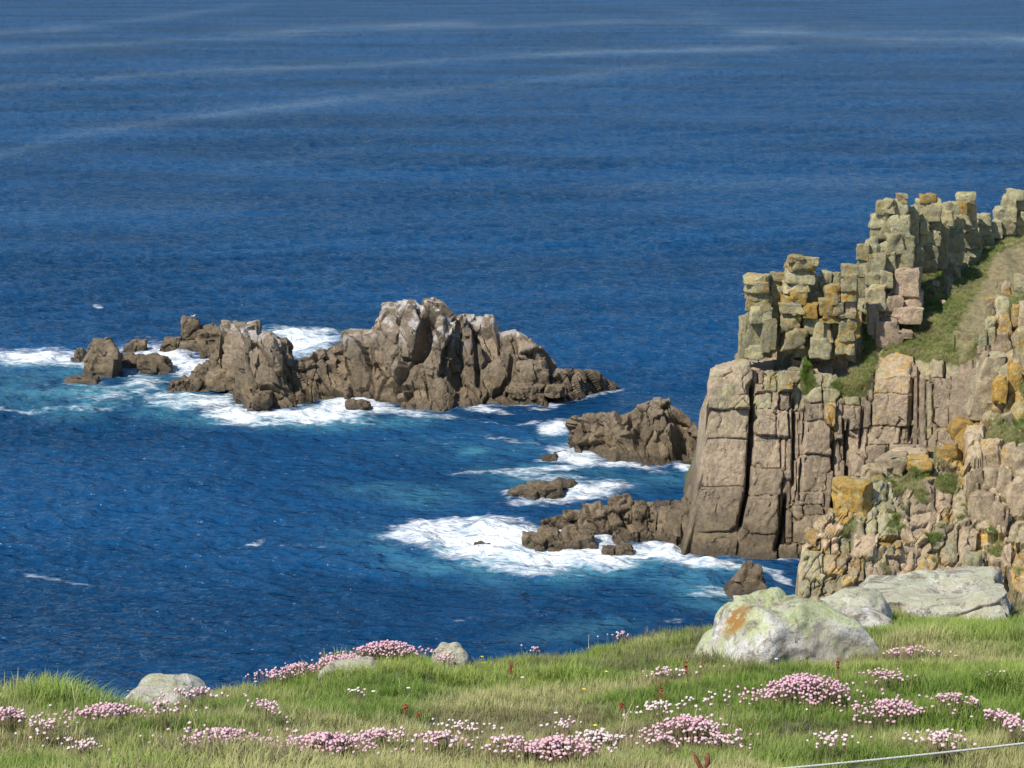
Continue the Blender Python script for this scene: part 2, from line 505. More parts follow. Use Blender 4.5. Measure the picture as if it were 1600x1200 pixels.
def fracture(P, nseeds, seed, squash=(1, 1, 0.45), shear=0.0, amp=0.35, tilt=0.22, crack=0.25, small=0.35, keep=None, warp=0.5, extra=None, rects=None, sub=4, nsm=14, rect_bulge=0.12, rect_calm=0.45):
    """break a lofted surface into blocks: every cell is its own tilted facet, joints are sunk between them"""
    r = np.random.default_rng(seed)
    n, m, _ = P.shape
    N = grid_normals(P)
    for _ in range(nsm):
        Np = np.pad(N, ((1, 1), (1, 1), (0, 0)), 'edge')
        N = (Np[1:-1, 1:-1] + Np[:-2, 1:-1] + Np[2:, 1:-1] + Np[1:-1, :-2] + Np[1:-1, 2:])
        N /= np.linalg.norm(N, axis=-1, keepdims=True) + 1e-9
    flat = P.reshape(-1, 3)
    nrm = N.reshape(-1, 3)
    sq = np.array(squash)
    def space(A):
        B = A.copy(); B[:, 0] += shear * A[:, 2]
        return B * sq
    wv = np.stack([fbm(flat, 2.2, seed + 1, 3), fbm(flat, 2.2, seed + 2, 3), fbm(flat, 2.2, seed + 3, 3)], -1) * warp
    Q = space(flat + wv)
    S = Q[r.choice(len(Q), nseeds, replace=False)]
    i1, d1, d2 = cells(Q, S)
    off = r.normal(0, amp, nseeds)
    tl = r.normal(0, tilt, (nseeds, 3))
    cen = np.array([flat[i1 == k].mean(0) if (i1 == k).any() else np.zeros(3) for k in range(nseeds)])
    disp = off[i1] + (tl[i1] * (flat - cen[i1])).sum(1)
    disp = np.clip(disp, -2.5 * amp - .2, 2.5 * amp + .2)
    disp -= crack * np.exp(-((d2 - d1) / 0.16) ** 2)
    if rects is not None:
        # hand-surveyed joint blocks take over where they lie
        sx, sy = sight(flat)
        wx = 2.0 * fbm(flat, 2.4, seed + 5, 3); wy = 2.4 * fbm(flat, 2.0, seed + 6, 3)
        sx = sx + wx; sy = sy + wy
        hor = np.zeros(len(flat), bool); best = np.full(len(flat), 1e9); sec = np.full(len(flat), 1e9); bi = np.full(len(flat), -1)
        for i, (x0, x1, y0, y1, pull, skw, pr) in enumerate(rects):
            cx, cy, hw, hh = (x0 + x1) / 2, (y0 + y1) / 2, (x1 - x0) / 2, (y1 - y0) / 2
            d = np.maximum(np.abs(sx - cx - skw * np.clip((sy - y0) / (y1 - y0), 0, 1)) - hw, np.abs(sy - cy) - hh) - 1.2 * pull
            n1 = d < best
            hor = np.where(n1, (np.abs(sy - cy) - hh) > (np.abs(sx - cx - skw * np.clip((sy - y0) / (y1 - y0), 0, 1)) - hw), hor)
            sec = np.where(n1, best, np.minimum(sec, d)); bi = np.where(n1, i, bi); best = np.minimum(best, d)
        use = best < 7
        ro = np.array([q[4] for q in rects]) + r.normal(0, .12, len(rects))
        rt = r.normal(0, .07, (len(rects), 3))
        rc = np.stack([np.bincount(np.maximum(bi, 0), flat[:, k], len(rects)) for k in range(3)], -1) / np.maximum(np.bincount(np.maximum(bi, 0), minlength=len(rects)), 1)[:, None]
        gap = np.minimum(sec - best, 40)
        rd = ro[bi] + np.clip((rt[bi] * (flat - rc[bi])).sum(1), -.35, .35)
        rd = rd - np.where(hor, .42, 1.15) * (crack * 1.5 * np.exp(-(gap / 1.9) ** 2) + rect_bulge * np.exp(-gap / 6.0))
        disp = np.where(use, rd, disp)
        i1 = np.where(use, 1000 + bi, i1)
    ns2 = nseeds * sub
    S2 = Q[r.choice(len(Q), min(ns2, len(Q) - 1), replace=False)]
    j1, e1, e2 = cells(Q, S2)
    off2 = r.normal(0, amp * small, len(S2)); tl2 = r.normal(0, tilt * 0.9, (len(S2), 3))
    cen2 = np.stack([np.bincount(j1, flat[:, k], len(S2)) for k in range(3)], -1) / np.maximum(np.bincount(j1, minlength=len(S2)), 1)[:, None]
    calm = np.where(i1 >= 1000, rect_calm, 1.0)
    disp += calm * (np.clip(off2[j1] + (tl2[j1] * (flat - cen2[j1])).sum(1), -.5, .5) - crack * 0.3 * np.exp(-((e2 - e1) / 0.10) ** 2))
    disp += 0.045 * fbm(flat, 0.9, seed + 8, 3)
    if extra is not None: disp += extra.ravel()
    if keep is not None: disp = disp * keep.ravel()
    out = flat + nrm * disp[:, None]
    return out.reshape(P.shape), i1.reshape(n, m)

def split_blocks(P, ids, mat, parent, name, min_faces=14, attrs=None, props=None, body=None):
    """each block of a fractured surface becomes an object of its own"""
    n, m, _ = P.shape
    V = P.reshape(-1, 3)
    F = grid_faces(n, m)
    fid = ids.reshape(-1)[F[:, 0]]
    made = []
    for k in np.unique(fid):
        f = F[fid == k]
        u, inv = np.unique(f, return_inverse=True)
        at_ = {a: v.reshape(-1)[u] for a, v in (attrs or {}).items()}
        pr = props(V[u]) if callable(props) else (props or {})
        made.append(put(name, V[u], inv.reshape(f.shape), mat, parent, sharp=24, attrs=at_, props=pr))
    return made

_T = np.array([-1, -.95, -.84, -.6, -.35, -.1, .15, .4, .65, .86, .96, 1.0])
def _box_template(T):
    n = len(T)
    idx = {}; V = []; F = []
    def vid(a, b, c):
        k = (a, b, c)
        if k not in idx:
            idx[k] = len(V); V.append((T[a], T[b], T[c]))
        return idx[k]
    for ax in range(3):
        for side in (0, n - 1):
            for i in range(n - 1):
                for j in range(n - 1):
                    q = []
                    for (a, b) in ((i, j), (i + 1, j), (i + 1, j + 1), (i, j + 1)):
                        c = [0, 0, 0]; c[ax] = side; c[(ax + 1) % 3] = a; c[(ax + 2) % 3] = b
                        q.append(vid(*c))
                    F.append(q if side else q[::-1])
    return np.array(V), np.array(F)
BOXV, BOXF = _box_template(_T)
BOXV2, BOXF2 = _box_template(np.linspace(-1, 1, 23))
BOXV3, BOXF3 = _box_template(np.linspace(-1, 1, 51))

def block_shape(size, seed, jitter=0.10, rnd=0.16, chips=3, rough=0.05, skew=(0, 0), taper=0.0, fine=False, facets=7):
    """a weathered joint block: a box with shifted corners, worn edges and knocked-off chips"""
    r = np.random.default_rng(seed)
    B, F = (BOXV3, BOXF3) if fine == 2 else (BOXV2, BOXF2) if fine else (BOXV, BOXF)
    h = np.array(size, float) / 2
    R = rnd * min(h[0], h[1], h[2]) * 2
    R = min(R, 0.9 * h.min())
    P = B * h
    q = np.clip(P, -h + R, h - R)
    d = P - q
    P = q + R * d / (np.linalg.norm(d, axis=1, keepdims=True) + 1e-9)
    cj = r.uniform(-1, 1, (2, 2, 2, 3)) * jitter * h
    w = np.stack([(1 - B) / 2, (1 + B) / 2], 0)
    off = 0
    for a in (0, 1):
        for b in (0, 1):
            for c in (0, 1):
                off = off + (w[a, :, 0] * w[b, :, 1] * w[c, :, 2])[:, None] * cj[a, b, c]
    P = P + off
    k = (1 - B[:, 2]) / 2
    P[:, :2] *= (1 - taper * (1 - k))[:, None]
    for _ in range(chips):
        n = r.normal(size=3); n[2] = abs(n[2]) * .7; n /= np.linalg.norm(n)
        sup = np.abs(n * h).sum()
        lim = sup * r.uniform(0.60, 0.86)
        dd = P @ n - lim
        P = P - np.where(dd > 0, dd, 0)[:, None] * n
    P[:, 0] += skew[0] * k; P[:, 1] += skew[1] * k
    o = r.uniform(0, 900, 3)
    nn = P / (np.linalg.norm(P, axis=1, keepdims=True) + 1e-9)
    sc = max(0.35, h.mean())
    P = P + nn * (rough * sc * fbm(P + o, 0.9 * sc, seed % 97, 4))[:, None]
    if facets:
        sd = P[r.choice(len(P), facets * 2, replace=False)]
        i1, d1, d2 = cells(P * [1, 1, .7] + rough * sc * np.stack([fbm(P + o, sc, 3, 2), fbm(P + o, sc, 4, 2), fbm(P + o, sc, 5, 2)], -1), sd * [1, 1, .7])
        tl = r.normal(0, .16, (facets * 2, 3)); of = r.normal(0, .055 * sc, facets * 2)
        P = P + nn * np.clip(of[i1] + (tl[i1] * (P - sd[i1])).sum(1) - .06 * sc * np.exp(-((d2 - d1) / (.07 * sc)) ** 2), -.22 * sc, .16 * sc)[:, None]
    lay = vnoise(np.stack([P[:, 2] + o[0], 0 * P[:, 2], 0 * P[:, 2] + o[1]], -1), 0.35 * sc, 5)
    P[:, :2] *= (1 + 0.05 * lay)[:, None]
    return P, F

_bs = [1000]
def block(parent, px0, px1, py0, py1, Y, mat, depth=None, exposed=True, skew=0.0, name='granite_block', lichen=0.0, orange=0.0, pink=0.2, rz=None, **kw):
    _bs[0] += 1
    r = np.random.default_rng(_bs[0])
    c = at((px0 + px1) / 2, py1, Y)
    mpp = (Y * CP + (H_EYE - c[2]) * SP) / FPX
    w = (px1 - px0) * mpp
    d = depth if depth else float(np.clip(w * r.uniform(.8, 1.1), 0.7, 4.5))
    zt = at((px0 + px1) / 2, py0, Y + (0.75 * d if exposed else 0.0))[2]
    zb = c[2]
    zb = zb - (0.7 if zb < 0.6 else 0)
    h = max(zt - zb, 0.3) + 0.06
    sk = skew * mpp
    P, F = block_shape((w * 1.07, d, h * 1.07), _bs[0], skew=(sk, 0), **kw)
    a = r.uniform(-.16, .16) if rz is None else rz
    ca, sa = math.cos(a), math.sin(a)
    P = np.stack([P[:, 0] * ca - P[:, 1] * sa, P[:, 0] * sa + P[:, 1] * ca, P[:, 2]], -1)
    xm = at((px0 + px1) / 2, (py0 + py1) / 2, Y)[0]
    P = P + np.array([xm, Y + d / 2, zb + h / 2])
    return put(name, P, F, mat, parent, sharp=50, props=dict(lichen=float(lichen), orange=float(orange), pink=float(pink)))

def block_list(parent, rows, frame, Yf, mat, defaults):
    fx, fy, sc = frame
    for i, row in enumerate(rows):
        x0, x1, y0, y1 = row[:4]
        o = dict(defaults); o.update(row[4] if len(row) > 4 else {})
        dY = o.pop('dy', 0.0)
        ex = True
        for j, q in enumerate(rows):
            if j != i and abs(q[3] - y0) < 16 and min(x1, q[1]) - max(x0, q[0]) > 0.35 * (x1 - x0):
                ex = False
        px0, px1, py0, py1 = fx + x0 * sc, fx + x1 * sc, fy + y0 * sc, fy + y1 * sc
        Y = Yf(0.5 * (px0 + px1), 0.5 * (py0 + py1)) + dY + rng.uniform(-.25, .25)
        if 'skew' in o: o['skew'] *= sc
        block(parent, px0, px1, py0, py1, Y, mat, exposed=ex, **o)

# ------------------------------------------------------------------ headland with its cliff
def profile_loft(stations, step_px, rows_per):
    xs = np.array([s[0] for s in stations], float)
    K = len(stations[0][1])
    if isinstance(step_px, tuple):
        px = np.concatenate([np.arange(xs[0], step_px[1], step_px[0]), np.arange(step_px[1], xs[-1] + .1, step_px[2])])
    else:
        px = np.arange(xs[0], xs[-1] + .1, step_px)
    pts = []
    for k in range(K):
        W = []
        for s in stations:
            e = s[1][k]
            W.append(at(s[0], e[0], e[1]) if len(e) == 2 else np.array([at(s[0], 600, e[1])[0], e[1], e[2]]))
        W = np.array(W)
        pts.append(np.stack([np.interp(px, xs, W[:, i]) for i in range(3)], -1))
    out = []
    for k in range(K - 1):
        t = np.linspace(0, 1, rows_per[k], endpoint=False)
        out.append(pts[k][:, None] * (1 - t)[None, :, None] + pts[k + 1][:, None] * t[None, :, None])
    out.append(pts[-1][:, None])
    return np.concatenate(out, 1)

def in_poly(px, py, poly):
    poly = np.array(poly, float)
    x0, y0 = poly[:, 0], poly[:, 1]
    x1, y1 = np.roll(x0, -1), np.roll(y0, -1)
    c = np.zeros(px.shape, int)
    for a, b, e, f in zip(x0, y0, x1, y1):
        if b == f: continue
        hit = ((b > py) != (f > py)) & (px < (e - a) * (py - b) / (f - b) + a)
        c += hit
    return c % 2 == 1

def soft_poly(px, py, poly, P, blur=5):
    m = in_poly(px, py, poly).astype(float)
    for _ in range(blur):
        m = (m + np.roll(m, 1, 0) + np.roll(m, -1, 0) + np.roll(m, 1, 1) + np.roll(m, -1, 1)) / 5
    return m

ZA = (1040, 280, .35); ZB = (1080, 540, .30); ZC = (1380, 420, .23333); ZD = (1240, 640, .25)

def as_rects(rows, frame, out=1.0):
    fx, fy, sc = frame
    R = []
    for q in rows:
        o = q[4] if len(q) > 4 else {}
        R.append((fx + q[0] * sc, fx + q[1] * sc, fy + q[2] * sc, fy + q[3] * sc, -out * o.get('dy', 0.0), sc * o.get('skew', 0.0),
                  dict(lichen=float(o.get('lichen', 0)), orange=float(o.get('orange', 0)), pink=float(o.get('pink', .12)))))
    return R

def build_headland():
    z = -2.0
    ST = [
        (1092, [(0, 203, z), (0, 207, z), (0, 210, z), (0, 212, z), (0, 214, z), (0, 217, z), (0, 222, z), (0, 240, z)]),
        (1104, [(0, 203, z), (868, 210), (740, 212), (590, 214), (580, 216), (572, 219), (568, 222), (0, 246, z)]),
        (1160, [(0, 202, z), (880, 209), (720, 211.5), (570, 214.5), (560, 217), (552, 221), (545, 225), (0, 250, z)]),
        (1250, [(0, 200, z), (890, 208), (720, 211.5), (572, 215), (552, 219), (535, 223), (480, 228), (0, 256, z)]),
        (1330, [(0, 200, z), (895, 208), (740, 212), (600, 214.5), (560, 218), (500, 223), (465, 230), (0, 262, z)]),
        (1400, [(0, 200, z), (895, 208), (740, 212), (585, 214.5), (535, 219), (465, 226), (425, 234), (0, 268, z)]),
        (1480, [(0, 200, z), (895, 207), (740, 211), (585, 213.0), (525, 219), (440, 230), (392, 240), (0, 275, z)]),
        (1560, [(0, 198, z), (895, 205), (740, 209), (600, 210.5), (500, 220), (400, 236), (378, 244), (0, 282, z)]),
        (1620, [(0, 196, z), (895, 203), (740, 206), (600, 208.0), (490, 220), (390, 238), (366, 247), (0, 290, z)]),
        (1800, [(0, 190, z), (895, 200), (740, 203), (600, 205.0), (480, 220), (380, 238), (340, 250), (0, 300, z)]),
        (2100, [(0, 180, z), (895, 192), (740, 196), (600, 198.0), (470, 215), (370, 238), (320, 252), (0, 310, z)]),
    ]
    P = profile_loft(ST, (1.9, 1660, 7.0), [10, 100, 104, 28, 40, 34, 26])
    px, py = sight(P)
    P[..., 0] += np.interp(P[..., 2], [0, 5, 12, 19], [-1.7, -.5, .1, .8]) * smooth(1210, 1110, px)
    px, py = sight(P)
    # joint blocks of the sea face, column by column
    Yl = dict(lichen=.55, orange=.35)
    FACE = [
        (55, 325, 90, 330, dict(lichen=.25, pink=.8, rnd=.12)), (258, 318, 190, 285, dict(dy=-1.3, lichen=.7, orange=.3)), (222, 308, 225, 338, dict(dy=-1.0, lichen=.7, orange=.3)),
        (30, 312, 325, 485, dict(lichen=.2, rnd=.08)), (20, 305, 483, 735, dict(rnd=.06)), (0, 278, 728, 1005, dict(skew=-40, dy=-.2)), (-60, 250, 940, 1118, dict(dy=-.6)),
        (345, 430, 245, 335, dict(lichen=.5)), (340, 447, 325, 470, dict(lichen=.15)), (330, 482, 462, 640), (300, 478, 628, 790, dict(chips=6)), (284, 455, 780, 1000, dict(dy=-.8, rnd=.05)), (240, 455, 965, 1128, dict(dy=-.7)),
        (425, 452, 245, 352), (322, 347, 312, 378, Yl), (464, 516, 235, 345), (450, 512, 335, 475), (456, 505, 470, 640),
        (462, 526, 145, 235, dict(lichen=.6, orange=.4, dy=-.4)), (374, 441, 155, 242, dict(lichen=.6, orange=.35, dy=-.3)), (386, 442, 105, 168, dict(lichen=.5, dy=.6)), (438, 506, 52, 122, dict(lichen=.5, dy=1.2)), (468, 552, 78, 182, dict(lichen=.4, dy=.9)),
        (296, 425, 30, 130, dict(pink=1, dy=1.2)), (352, 388, 128, 205, dict(dy=.4)), (322, 356, 128, 200, dict(dy=.4)), (335, 388, 208, 250, dict(pink=1, dy=-.3)),
        (513, 542, 335, 475, dict(lichen=.3)), (534, 577, 340, 600, dict(dy=.6)), (523, 560, 205, 305, dict(lichen=.4, dy=.4)), (488, 532, 470, 700, dict(dy=.3)), (522, 560, 580, 830, dict(dy=.4)), (470, 530, 690, 860, dict(dy=.5)),
        (450, 492, 770, 1050, dict(dy=.2)), (490, 528, 840, 1050, dict(dy=0)),
        (612, 742, 58, 150, dict(pink=.8, lichen=.3, dy=.8)), (612, 752, 148, 228, dict(lichen=.6, orange=.25)), (600, 682, 218, 300, dict(lichen=.4)), (585, 692, 295, 395, dict(lichen=.15)), (570, 737, 385, 570, dict(rnd=.06)), (550, 732, 565, 765, dict(rnd=.06)),
        (540, 702, 750, 838), (592, 692, 825, 892), (535, 592, 838, 935), (532, 722, 895, 1035, dict(dy=-.5)),
        (676, 756, 230, 306, dict(lichen=.7, orange=.2, dy=-.7)), (682, 752, 300, 436, dict(orange=.62, dy=-.6)), (720, 746, 420, 530, dict(orange=.55, dy=-.3)),
        (756, 800, 290, 485, dict(lichen=.2)), (792, 822, 380, 700, dict(dy=.5)), (750, 790, 480, 720, dict(dy=.3)), (760, 818, 600, 742), (704, 745, 660, 912, dict(dy=-.2)), (745, 800, 740, 900, dict(dy=.3)),
        (830, 896, 115, 200, dict(orange=.6, lichen=.4)), (806, 890, 190, 262, dict(lichen=.45, orange=.2)), (806, 884, 256, 320, dict(lichen=.7)), (798, 890, 312, 445), (820, 900, 440, 720, dict(rnd=.06)),
        (756, 830, 70, 130, dict(pink=.7, lichen=.2, dy=1.5)), (846, 902, 45, 112, dict(pink=.5, lichen=.3, dy=1.2)),
        (450, 560, 1030, 1160, dict(dy=-.5)), (550, 650, 1040, 1180, dict(dy=-.7)), (640, 760, 1010, 1160, dict(dy=-.4)),
    ]
    MID = [
        (885, 942, 810, 1000, dict(lichen=.45, dy=.4)), (862, 916, 960, 1110), (922, 1092, 770, 962, dict(orange=.42, lichen=.25, pink=.7)), (915, 1097, 955, 1105, dict(orange=.3)), (905, 1050, 1098, 1195, dict(dy=-.2)), (1045, 1100, 1100, 1190),
        (1095, 1130, 820, 1190, dict(dy=.5)), (1122, 1162, 885, 1190, dict(dy=.2)), (1160, 1202, 905, 1160, dict(lichen=.3, dy=.1)), (1120, 1180, 770, 890, dict(lichen=.45, orange=.25, dy=.6)), (1185, 1290, 880, 1150, dict(rnd=.07, dy=.0)), (1270, 1385, 870, 1130, dict(rnd=.08, dy=.1, skew=-40)), (1180, 1300, 1080, 1200, dict(orange=.25, dy=-.5)),
        (815, 905, 1110, 1250), (905, 1010, 1185, 1290), (1000, 1150, 1180, 1300, dict(dy=-.4)), (1180, 1240, 760, 870, dict(lichen=.4, dy=.9)), (1240, 1320, 770, 880, dict(lichen=.35, dy=1.0)), (1310, 1370, 720, 880, dict(pink=.8, dy=1.3, skew=-30)),
    ]
    rects = as_rects(FACE, ZB) + as_rects(MID, ZA)
    extra = np.zeros(P.shape[:2])
    for pl, wd, dp in [([(1177, 600), (1174, 680), (1169, 760), (1156, 820)], 3.2, 2.6), ([(1228, 775), (1222, 820), (1212, 860)], 3.0, 1.8), ([(1302, 690), (1305, 745), (1300, 806)], 2.6, 1.6), ([(1326, 660), (1323, 750)], 2.6, 1.5), ([(1242, 620), (1240, 760)], 2.4, .9), ([(1425, 590), (1420, 690)], 2.4, .9), ([(1258, 640), (1250, 780)], 2.2, .8), ([(1350, 640), (1345, 700)], 2.4, .9)]:
        gx, gy = np.array(pl, float).T
        extra -= dp * np.exp(-((px - np.interp(py, gy, gx)) / wd) ** 2) * smooth(gy.min() - 8, gy.min() + 8, py) * smooth(gy.max() + 8, gy.max() - 8, py)
    # turf and the trodden path
    g = soft_poly(px, py, [(1322, 620), (1296, 600), (1345, 560), (1352, 470), (1372, 560), (1405, 500), (1438, 440), (1440, 405), (1470, 400), (1478, 470), (1495, 430), (1530, 400), (1545, 380), (1610, 360), (1900, 330), (2150, 300), (2150, 520), (1800, 520), (1620, 500), (1560, 530), (1500, 560), (1450, 560), (1400, 548), (1375, 556), (1350, 620)], P)
    s = soft_poly(px, py, [(1490, 520), (1530, 450), (1560, 395), (1620, 370), (1900, 345), (1900, 440), (1620, 440), (1570, 470), (1540, 510), (1500, 560)], P, 8)
    g = np.maximum(g, soft_poly(px, py, [(1250, 585), (1262, 540), (1275, 600), (1256, 620)], P, 3))
    row = np.arange(P.shape[1])[None, :] + 0 * px
    crest = smooth(314, 348, row.astype(float))
    g = np.maximum(g, crest)
    keep = (1 - 0.75 * np.clip(g, 0, 1)) * smooth(1082, 1108, px)
    Q, ids = fracture(P, 150, 41, squash=(1, .9, 0.28), shear=-0.10, amp=0.35, tilt=0.12, crack=0.30, keep=keep, extra=extra, rects=rects, small=.30, sub=5)
    Q[..., 2] += 0.35 * g * fbm(P, 2.0, 3, 3)
    gmask = g.copy()
    turf = (gmask > 0.5)
    ids = np.where(turf, -1, ids)
    at_ = dict(grass=g, soil=s)
    F = grid_faces(*P.shape[:2])
    fid = ids.reshape(-1)[F[:, 0]]
    f = F[fid == -1]
    u, inv = np.unique(f, return_inverse=True)
    V = Q.reshape(-1, 3)
    head = put('headland', V[u], inv.reshape(f.shape), M['cliff'], sharp=45, attrs={k: v.reshape(-1)[u] for k, v in at_.items()})
    tag(head, 'steep granite headland with turf slope and castellated cliff dropping to the sea', 'headland', kind='structure')
    n, m = P.shape[:2]
    rest = fid != -1
    for k in np.unique(fid[rest]):
        f = F[fid == k]
        u, inv = np.unique(f, return_inverse=True)
        cz = V[u][:, 2].mean()
        put('granite_block', V[u], inv.reshape(f.shape), M['cliff'], head, sharp=38, attrs={k2: v.reshape(-1)[u] for k2, v in at_.items()},
            props=rects[k - 1000][6] if k >= 1000 else dict(lichen=float(np.clip((cz - 8) / 22, 0, .5)), orange=float(rng.choice([0, 0, .1, .25])), pink=float(rng.uniform(0, .5))))
    ROCK_EDGE.append(P[:, 10])

    gp = Q[(g > .45) & (s < .25 + .7 * np.random.default_rng(4).uniform(size=s.shape) ** 2) & (px < 1680) & (py > 300)]
    LEDGE['headland'] = gp[np.random.default_rng(2).integers(0, len(gp), 9000)]
    # castellated towers on the ledge
    tow = lambda x, y: 216.0 if x < 1345 else float(np.interp(x, [1345, 1400, 1450, 1482, 1530, 1600, 1700], [222, 223, 226, 229, 241, 245, 247]))
    A = dict(lichen=.55, orange=.40)
    G = dict(lichen=.72, orange=.12)
    K = dict(pink=1.0, lichen=.12, orange=.12)
    def m_(d, **k):
        e = dict(d); e.update(k); return e
    TOW = [
        (358, 460, 428, 470, A), (357, 462, 467, 508, A), (360, 460, 503, 542, A), (370, 480, 535, 585, A), (384, 478, 580, 642, G), (357, 442, 575, 790, m_(G, dy=.3)), (425, 490, 638, 772, m_(G, dy=-.4)), (330, 362, 612, 802, m_(G, dy=.8)), (360, 430, 740, 800, G),
        (465, 547, 418, 458, m_(A, dy=1.5)), (470, 540, 452, 492, m_(A, dy=1.5)), (472, 522, 488, 532, m_(A, dy=1.5)), (480, 522, 526, 575, m_(A, dy=1.5)), (478, 516, 568, 765, m_(G, dy=2)),
        (548, 627, 340, 374, m_(A, orange=.5)), (624, 680, 352, 390, m_(A, dy=.4)), (546, 677, 370, 416, m_(A, orange=.45)), (540, 668, 410, 472, G), (534, 652, 466, 508, A), (522, 634, 502, 567, m_(A, orange=.55)), (520, 626, 562, 606, A), (516, 614, 602, 682, A), (512, 622, 678, 764, A), (630, 690, 440, 560, m_(G, dy=2.5)),
        (690, 742, 415, 475, m_(G, dy=3)), (738, 788, 418, 490, m_(G, dy=3)), (690, 740, 470, 545, m_(G, dy=2.5)), (716, 777, 480, 562, m_(A, orange=.5)), (690, 746, 545, 602, m_(A, orange=.55)), (620, 682, 560, 622, m_(A, orange=.7)), (700, 786, 578, 642, m_(A, orange=.6)), (618, 672, 605, 690, m_(G, dy=.8)), (660, 746, 635, 722, A), (652, 742, 716, 800, m_(A, orange=.2)), (740, 775, 640, 780, m_(G, dy=1.5)), (740, 795, 545, 605, A),
        (792, 862, 380, 437, A), (794, 860, 432, 497, A), (788, 860, 490, 548, m_(A, orange=.5)), (796, 852, 542, 602, K), (770, 848, 597, 622, A), (775, 847, 615, 722, A), (766, 846, 716, 782, A), (842, 870, 590, 705, m_(A, orange=.6, dy=.5)),
        (852, 910, 288, 362, m_(A, dy=-1)), (858, 906, 358, 440, m_(G, dy=-1)),
        (975, 1026, 85, 152, A), (945, 988, 98, 162, A), (922, 1012, 145, 218, G), (925, 1006, 208, 272, G), (1030, 1084, 65, 106, A), (1014, 1082, 100, 178, G),
        (1005, 1092, 172, 257, m_(G, dy=-1)), (988, 1060, 250, 335, m_(G, dy=-1)), (1028, 1112, 248, 332, m_(G, dy=-1.6)), (1022, 1112, 326, 424, m_(A, dy=-2, orange=.2)), (1104, 1152, 300, 405, m_(G, dy=-1.5)),
        (896, 950, 265, 347, m_(G, dy=-1)), (945, 990, 285, 350, m_(G, dy=-1)), (900, 978, 342, 432, m_(G, dy=-1.5)), (984, 1030, 330, 420, m_(G, dy=-1.3)), (895, 962, 420, 482, m_(G, dy=-2)), (955, 1025, 412, 485, m_(G, dy=-2)),
        (1084, 1132, 125, 178, G), (1088, 1132, 168, 300, G), (1135, 1206, 70, 107, m_(A, orange=.6)), (1130, 1232, 96, 187, m_(A, orange=.35)), (1134, 1177, 180, 240, G), (1173, 1222, 185, 247, G), (1130, 1222, 236, 302, G), (1138, 1217, 294, 375, G), (1150, 1210, 365, 400, G),
        (1238, 1312, 105, 157, m_(G, dy=1)), (1222, 1292, 150, 205, m_(A, dy=1)), (1222, 1290, 200, 375, m_(G, dy=4)),
        (1310, 1387, 62, 112, m_(G, dy=.6)), (1354, 1392, 106, 190, m_(K, dy=.6)), (1284, 1366, 110, 172, m_(A, orange=.6)), (1278, 1362, 166, 242, G), (1260, 1332, 232, 332, G), (1325, 1402, 228, 312, m_(A, orange=.25)), (1250, 1332, 322, 387, G), (1328, 1412, 304, 392, G), (1250, 1316, 380, 467, m_(A, orange=.3)), (1245, 1307, 462, 517, m_(A, orange=.5)),
        (1394, 1452, 155, 202, G), (1400, 1456, 197, 250, G), (1413, 1470, 245, 305, m_(A, orange=.3)), (1455, 1500, 190, 260, G),
        (1505, 1567, 80, 137, G), (1530, 1602, 48, 92, G), (1564, 1640, 88, 142, G), (1478, 1562, 132, 190, G), (1555, 1622, 150, 208, G), (1478, 1560, 185, 252, m_(A, orange=.2)), (1556, 1640, 202, 262, A), (1500, 1562, 242, 298, G), (1570, 1680, 255, 300, m_(A, orange=.3)), (1600, 1680, 60, 130, G), (1636, 1720, 120, 200, G), (1640, 1720, 195, 270, G),
        (1034, 1152, 405, 527, m_(K, dy=-3)), (985, 1056, 522, 587, m_(K, dy=-3)), (1054, 1147, 515, 582, m_(K, dy=-3)), (968, 1137, 580, 642, m_(K, dy=-3.4)), (930, 1042, 640, 752, m_(K, dy=-3.8)), (1010, 1102, 675, 712, m_(K, dy=-4.5)), (1130, 1168, 665, 702, m_(K, dy=-4)),
        (898, 986, 480, 585, m_(K, dy=-2.5, lichen=.4)), (908, 952, 575, 690, m_(K, dy=-3, lichen=.3)),
        (1330, 1400, 425, 470, m_(K, dy=0)), (1310, 1350, 468, 505, m_(K, dy=-1)), (1480, 1512, 330, 362, m_(K, dy=3)), (1230, 1285, 592, 650, m_(K, dy=-4)), (1195, 1220, 455, 478, m_(K, dy=-2)), (1190, 1215, 605, 625, m_(K, dy=-4)),
        (1120, 1150, 725, 760, m_(K, dy=-6)), (1420, 1440, 395, 415, m_(K, dy=2)), (1360, 1385, 520, 545, m_(K, dy=-2)), (1400, 1420, 470, 490, m_(K, dy=0)), (1300, 1325, 600, 625, m_(K, dy=-4)), (1340, 1360, 640, 662, m_(K, dy=-4)), (1200, 1240, 700, 735, m_(K, dy=-5)), (1290, 1330, 690, 730, m_(G, dy=-5)), (1340, 1380, 690, 740, m_(G, dy=-4.5)), (1450, 1470, 440, 458, m_(K, dy=3)), (1230, 1255, 540, 562, m_(K, dy=-3)), (1520, 1545, 390, 412, m_(K, dy=2)), (1560, 1590, 430, 470, m_(G, dy=0)), (1260, 1300, 655, 690, m_(K, dy=-5)),
    ]
    for (x0, x1, y0, y1) in [(375, 425, 480, 790), (425, 480, 470, 780), (478, 530, 460, 780), (530, 590, 420, 770), (585, 650, 400, 770), (640, 700, 500, 780), (695, 760, 480, 790), (755, 800, 490, 790), (795, 860, 430, 790), (862, 910, 330, 520), (905, 960, 290, 500), (940, 1000, 150, 500), (995, 1050, 120, 480), (1045, 1100, 150, 460), (1095, 1150, 160, 430), (1140, 1215, 130, 400), (1215, 1265, 190, 400), (1262, 1330, 160, 420), (1325, 1385, 150, 400), (1390, 1450, 190, 320), (1440, 1500, 220, 310), (1490, 1560, 130, 310), (1555, 1640, 120, 310)]:
        TOW.append((x0, x1, y0, y1, m_(G, dy=1.9)))
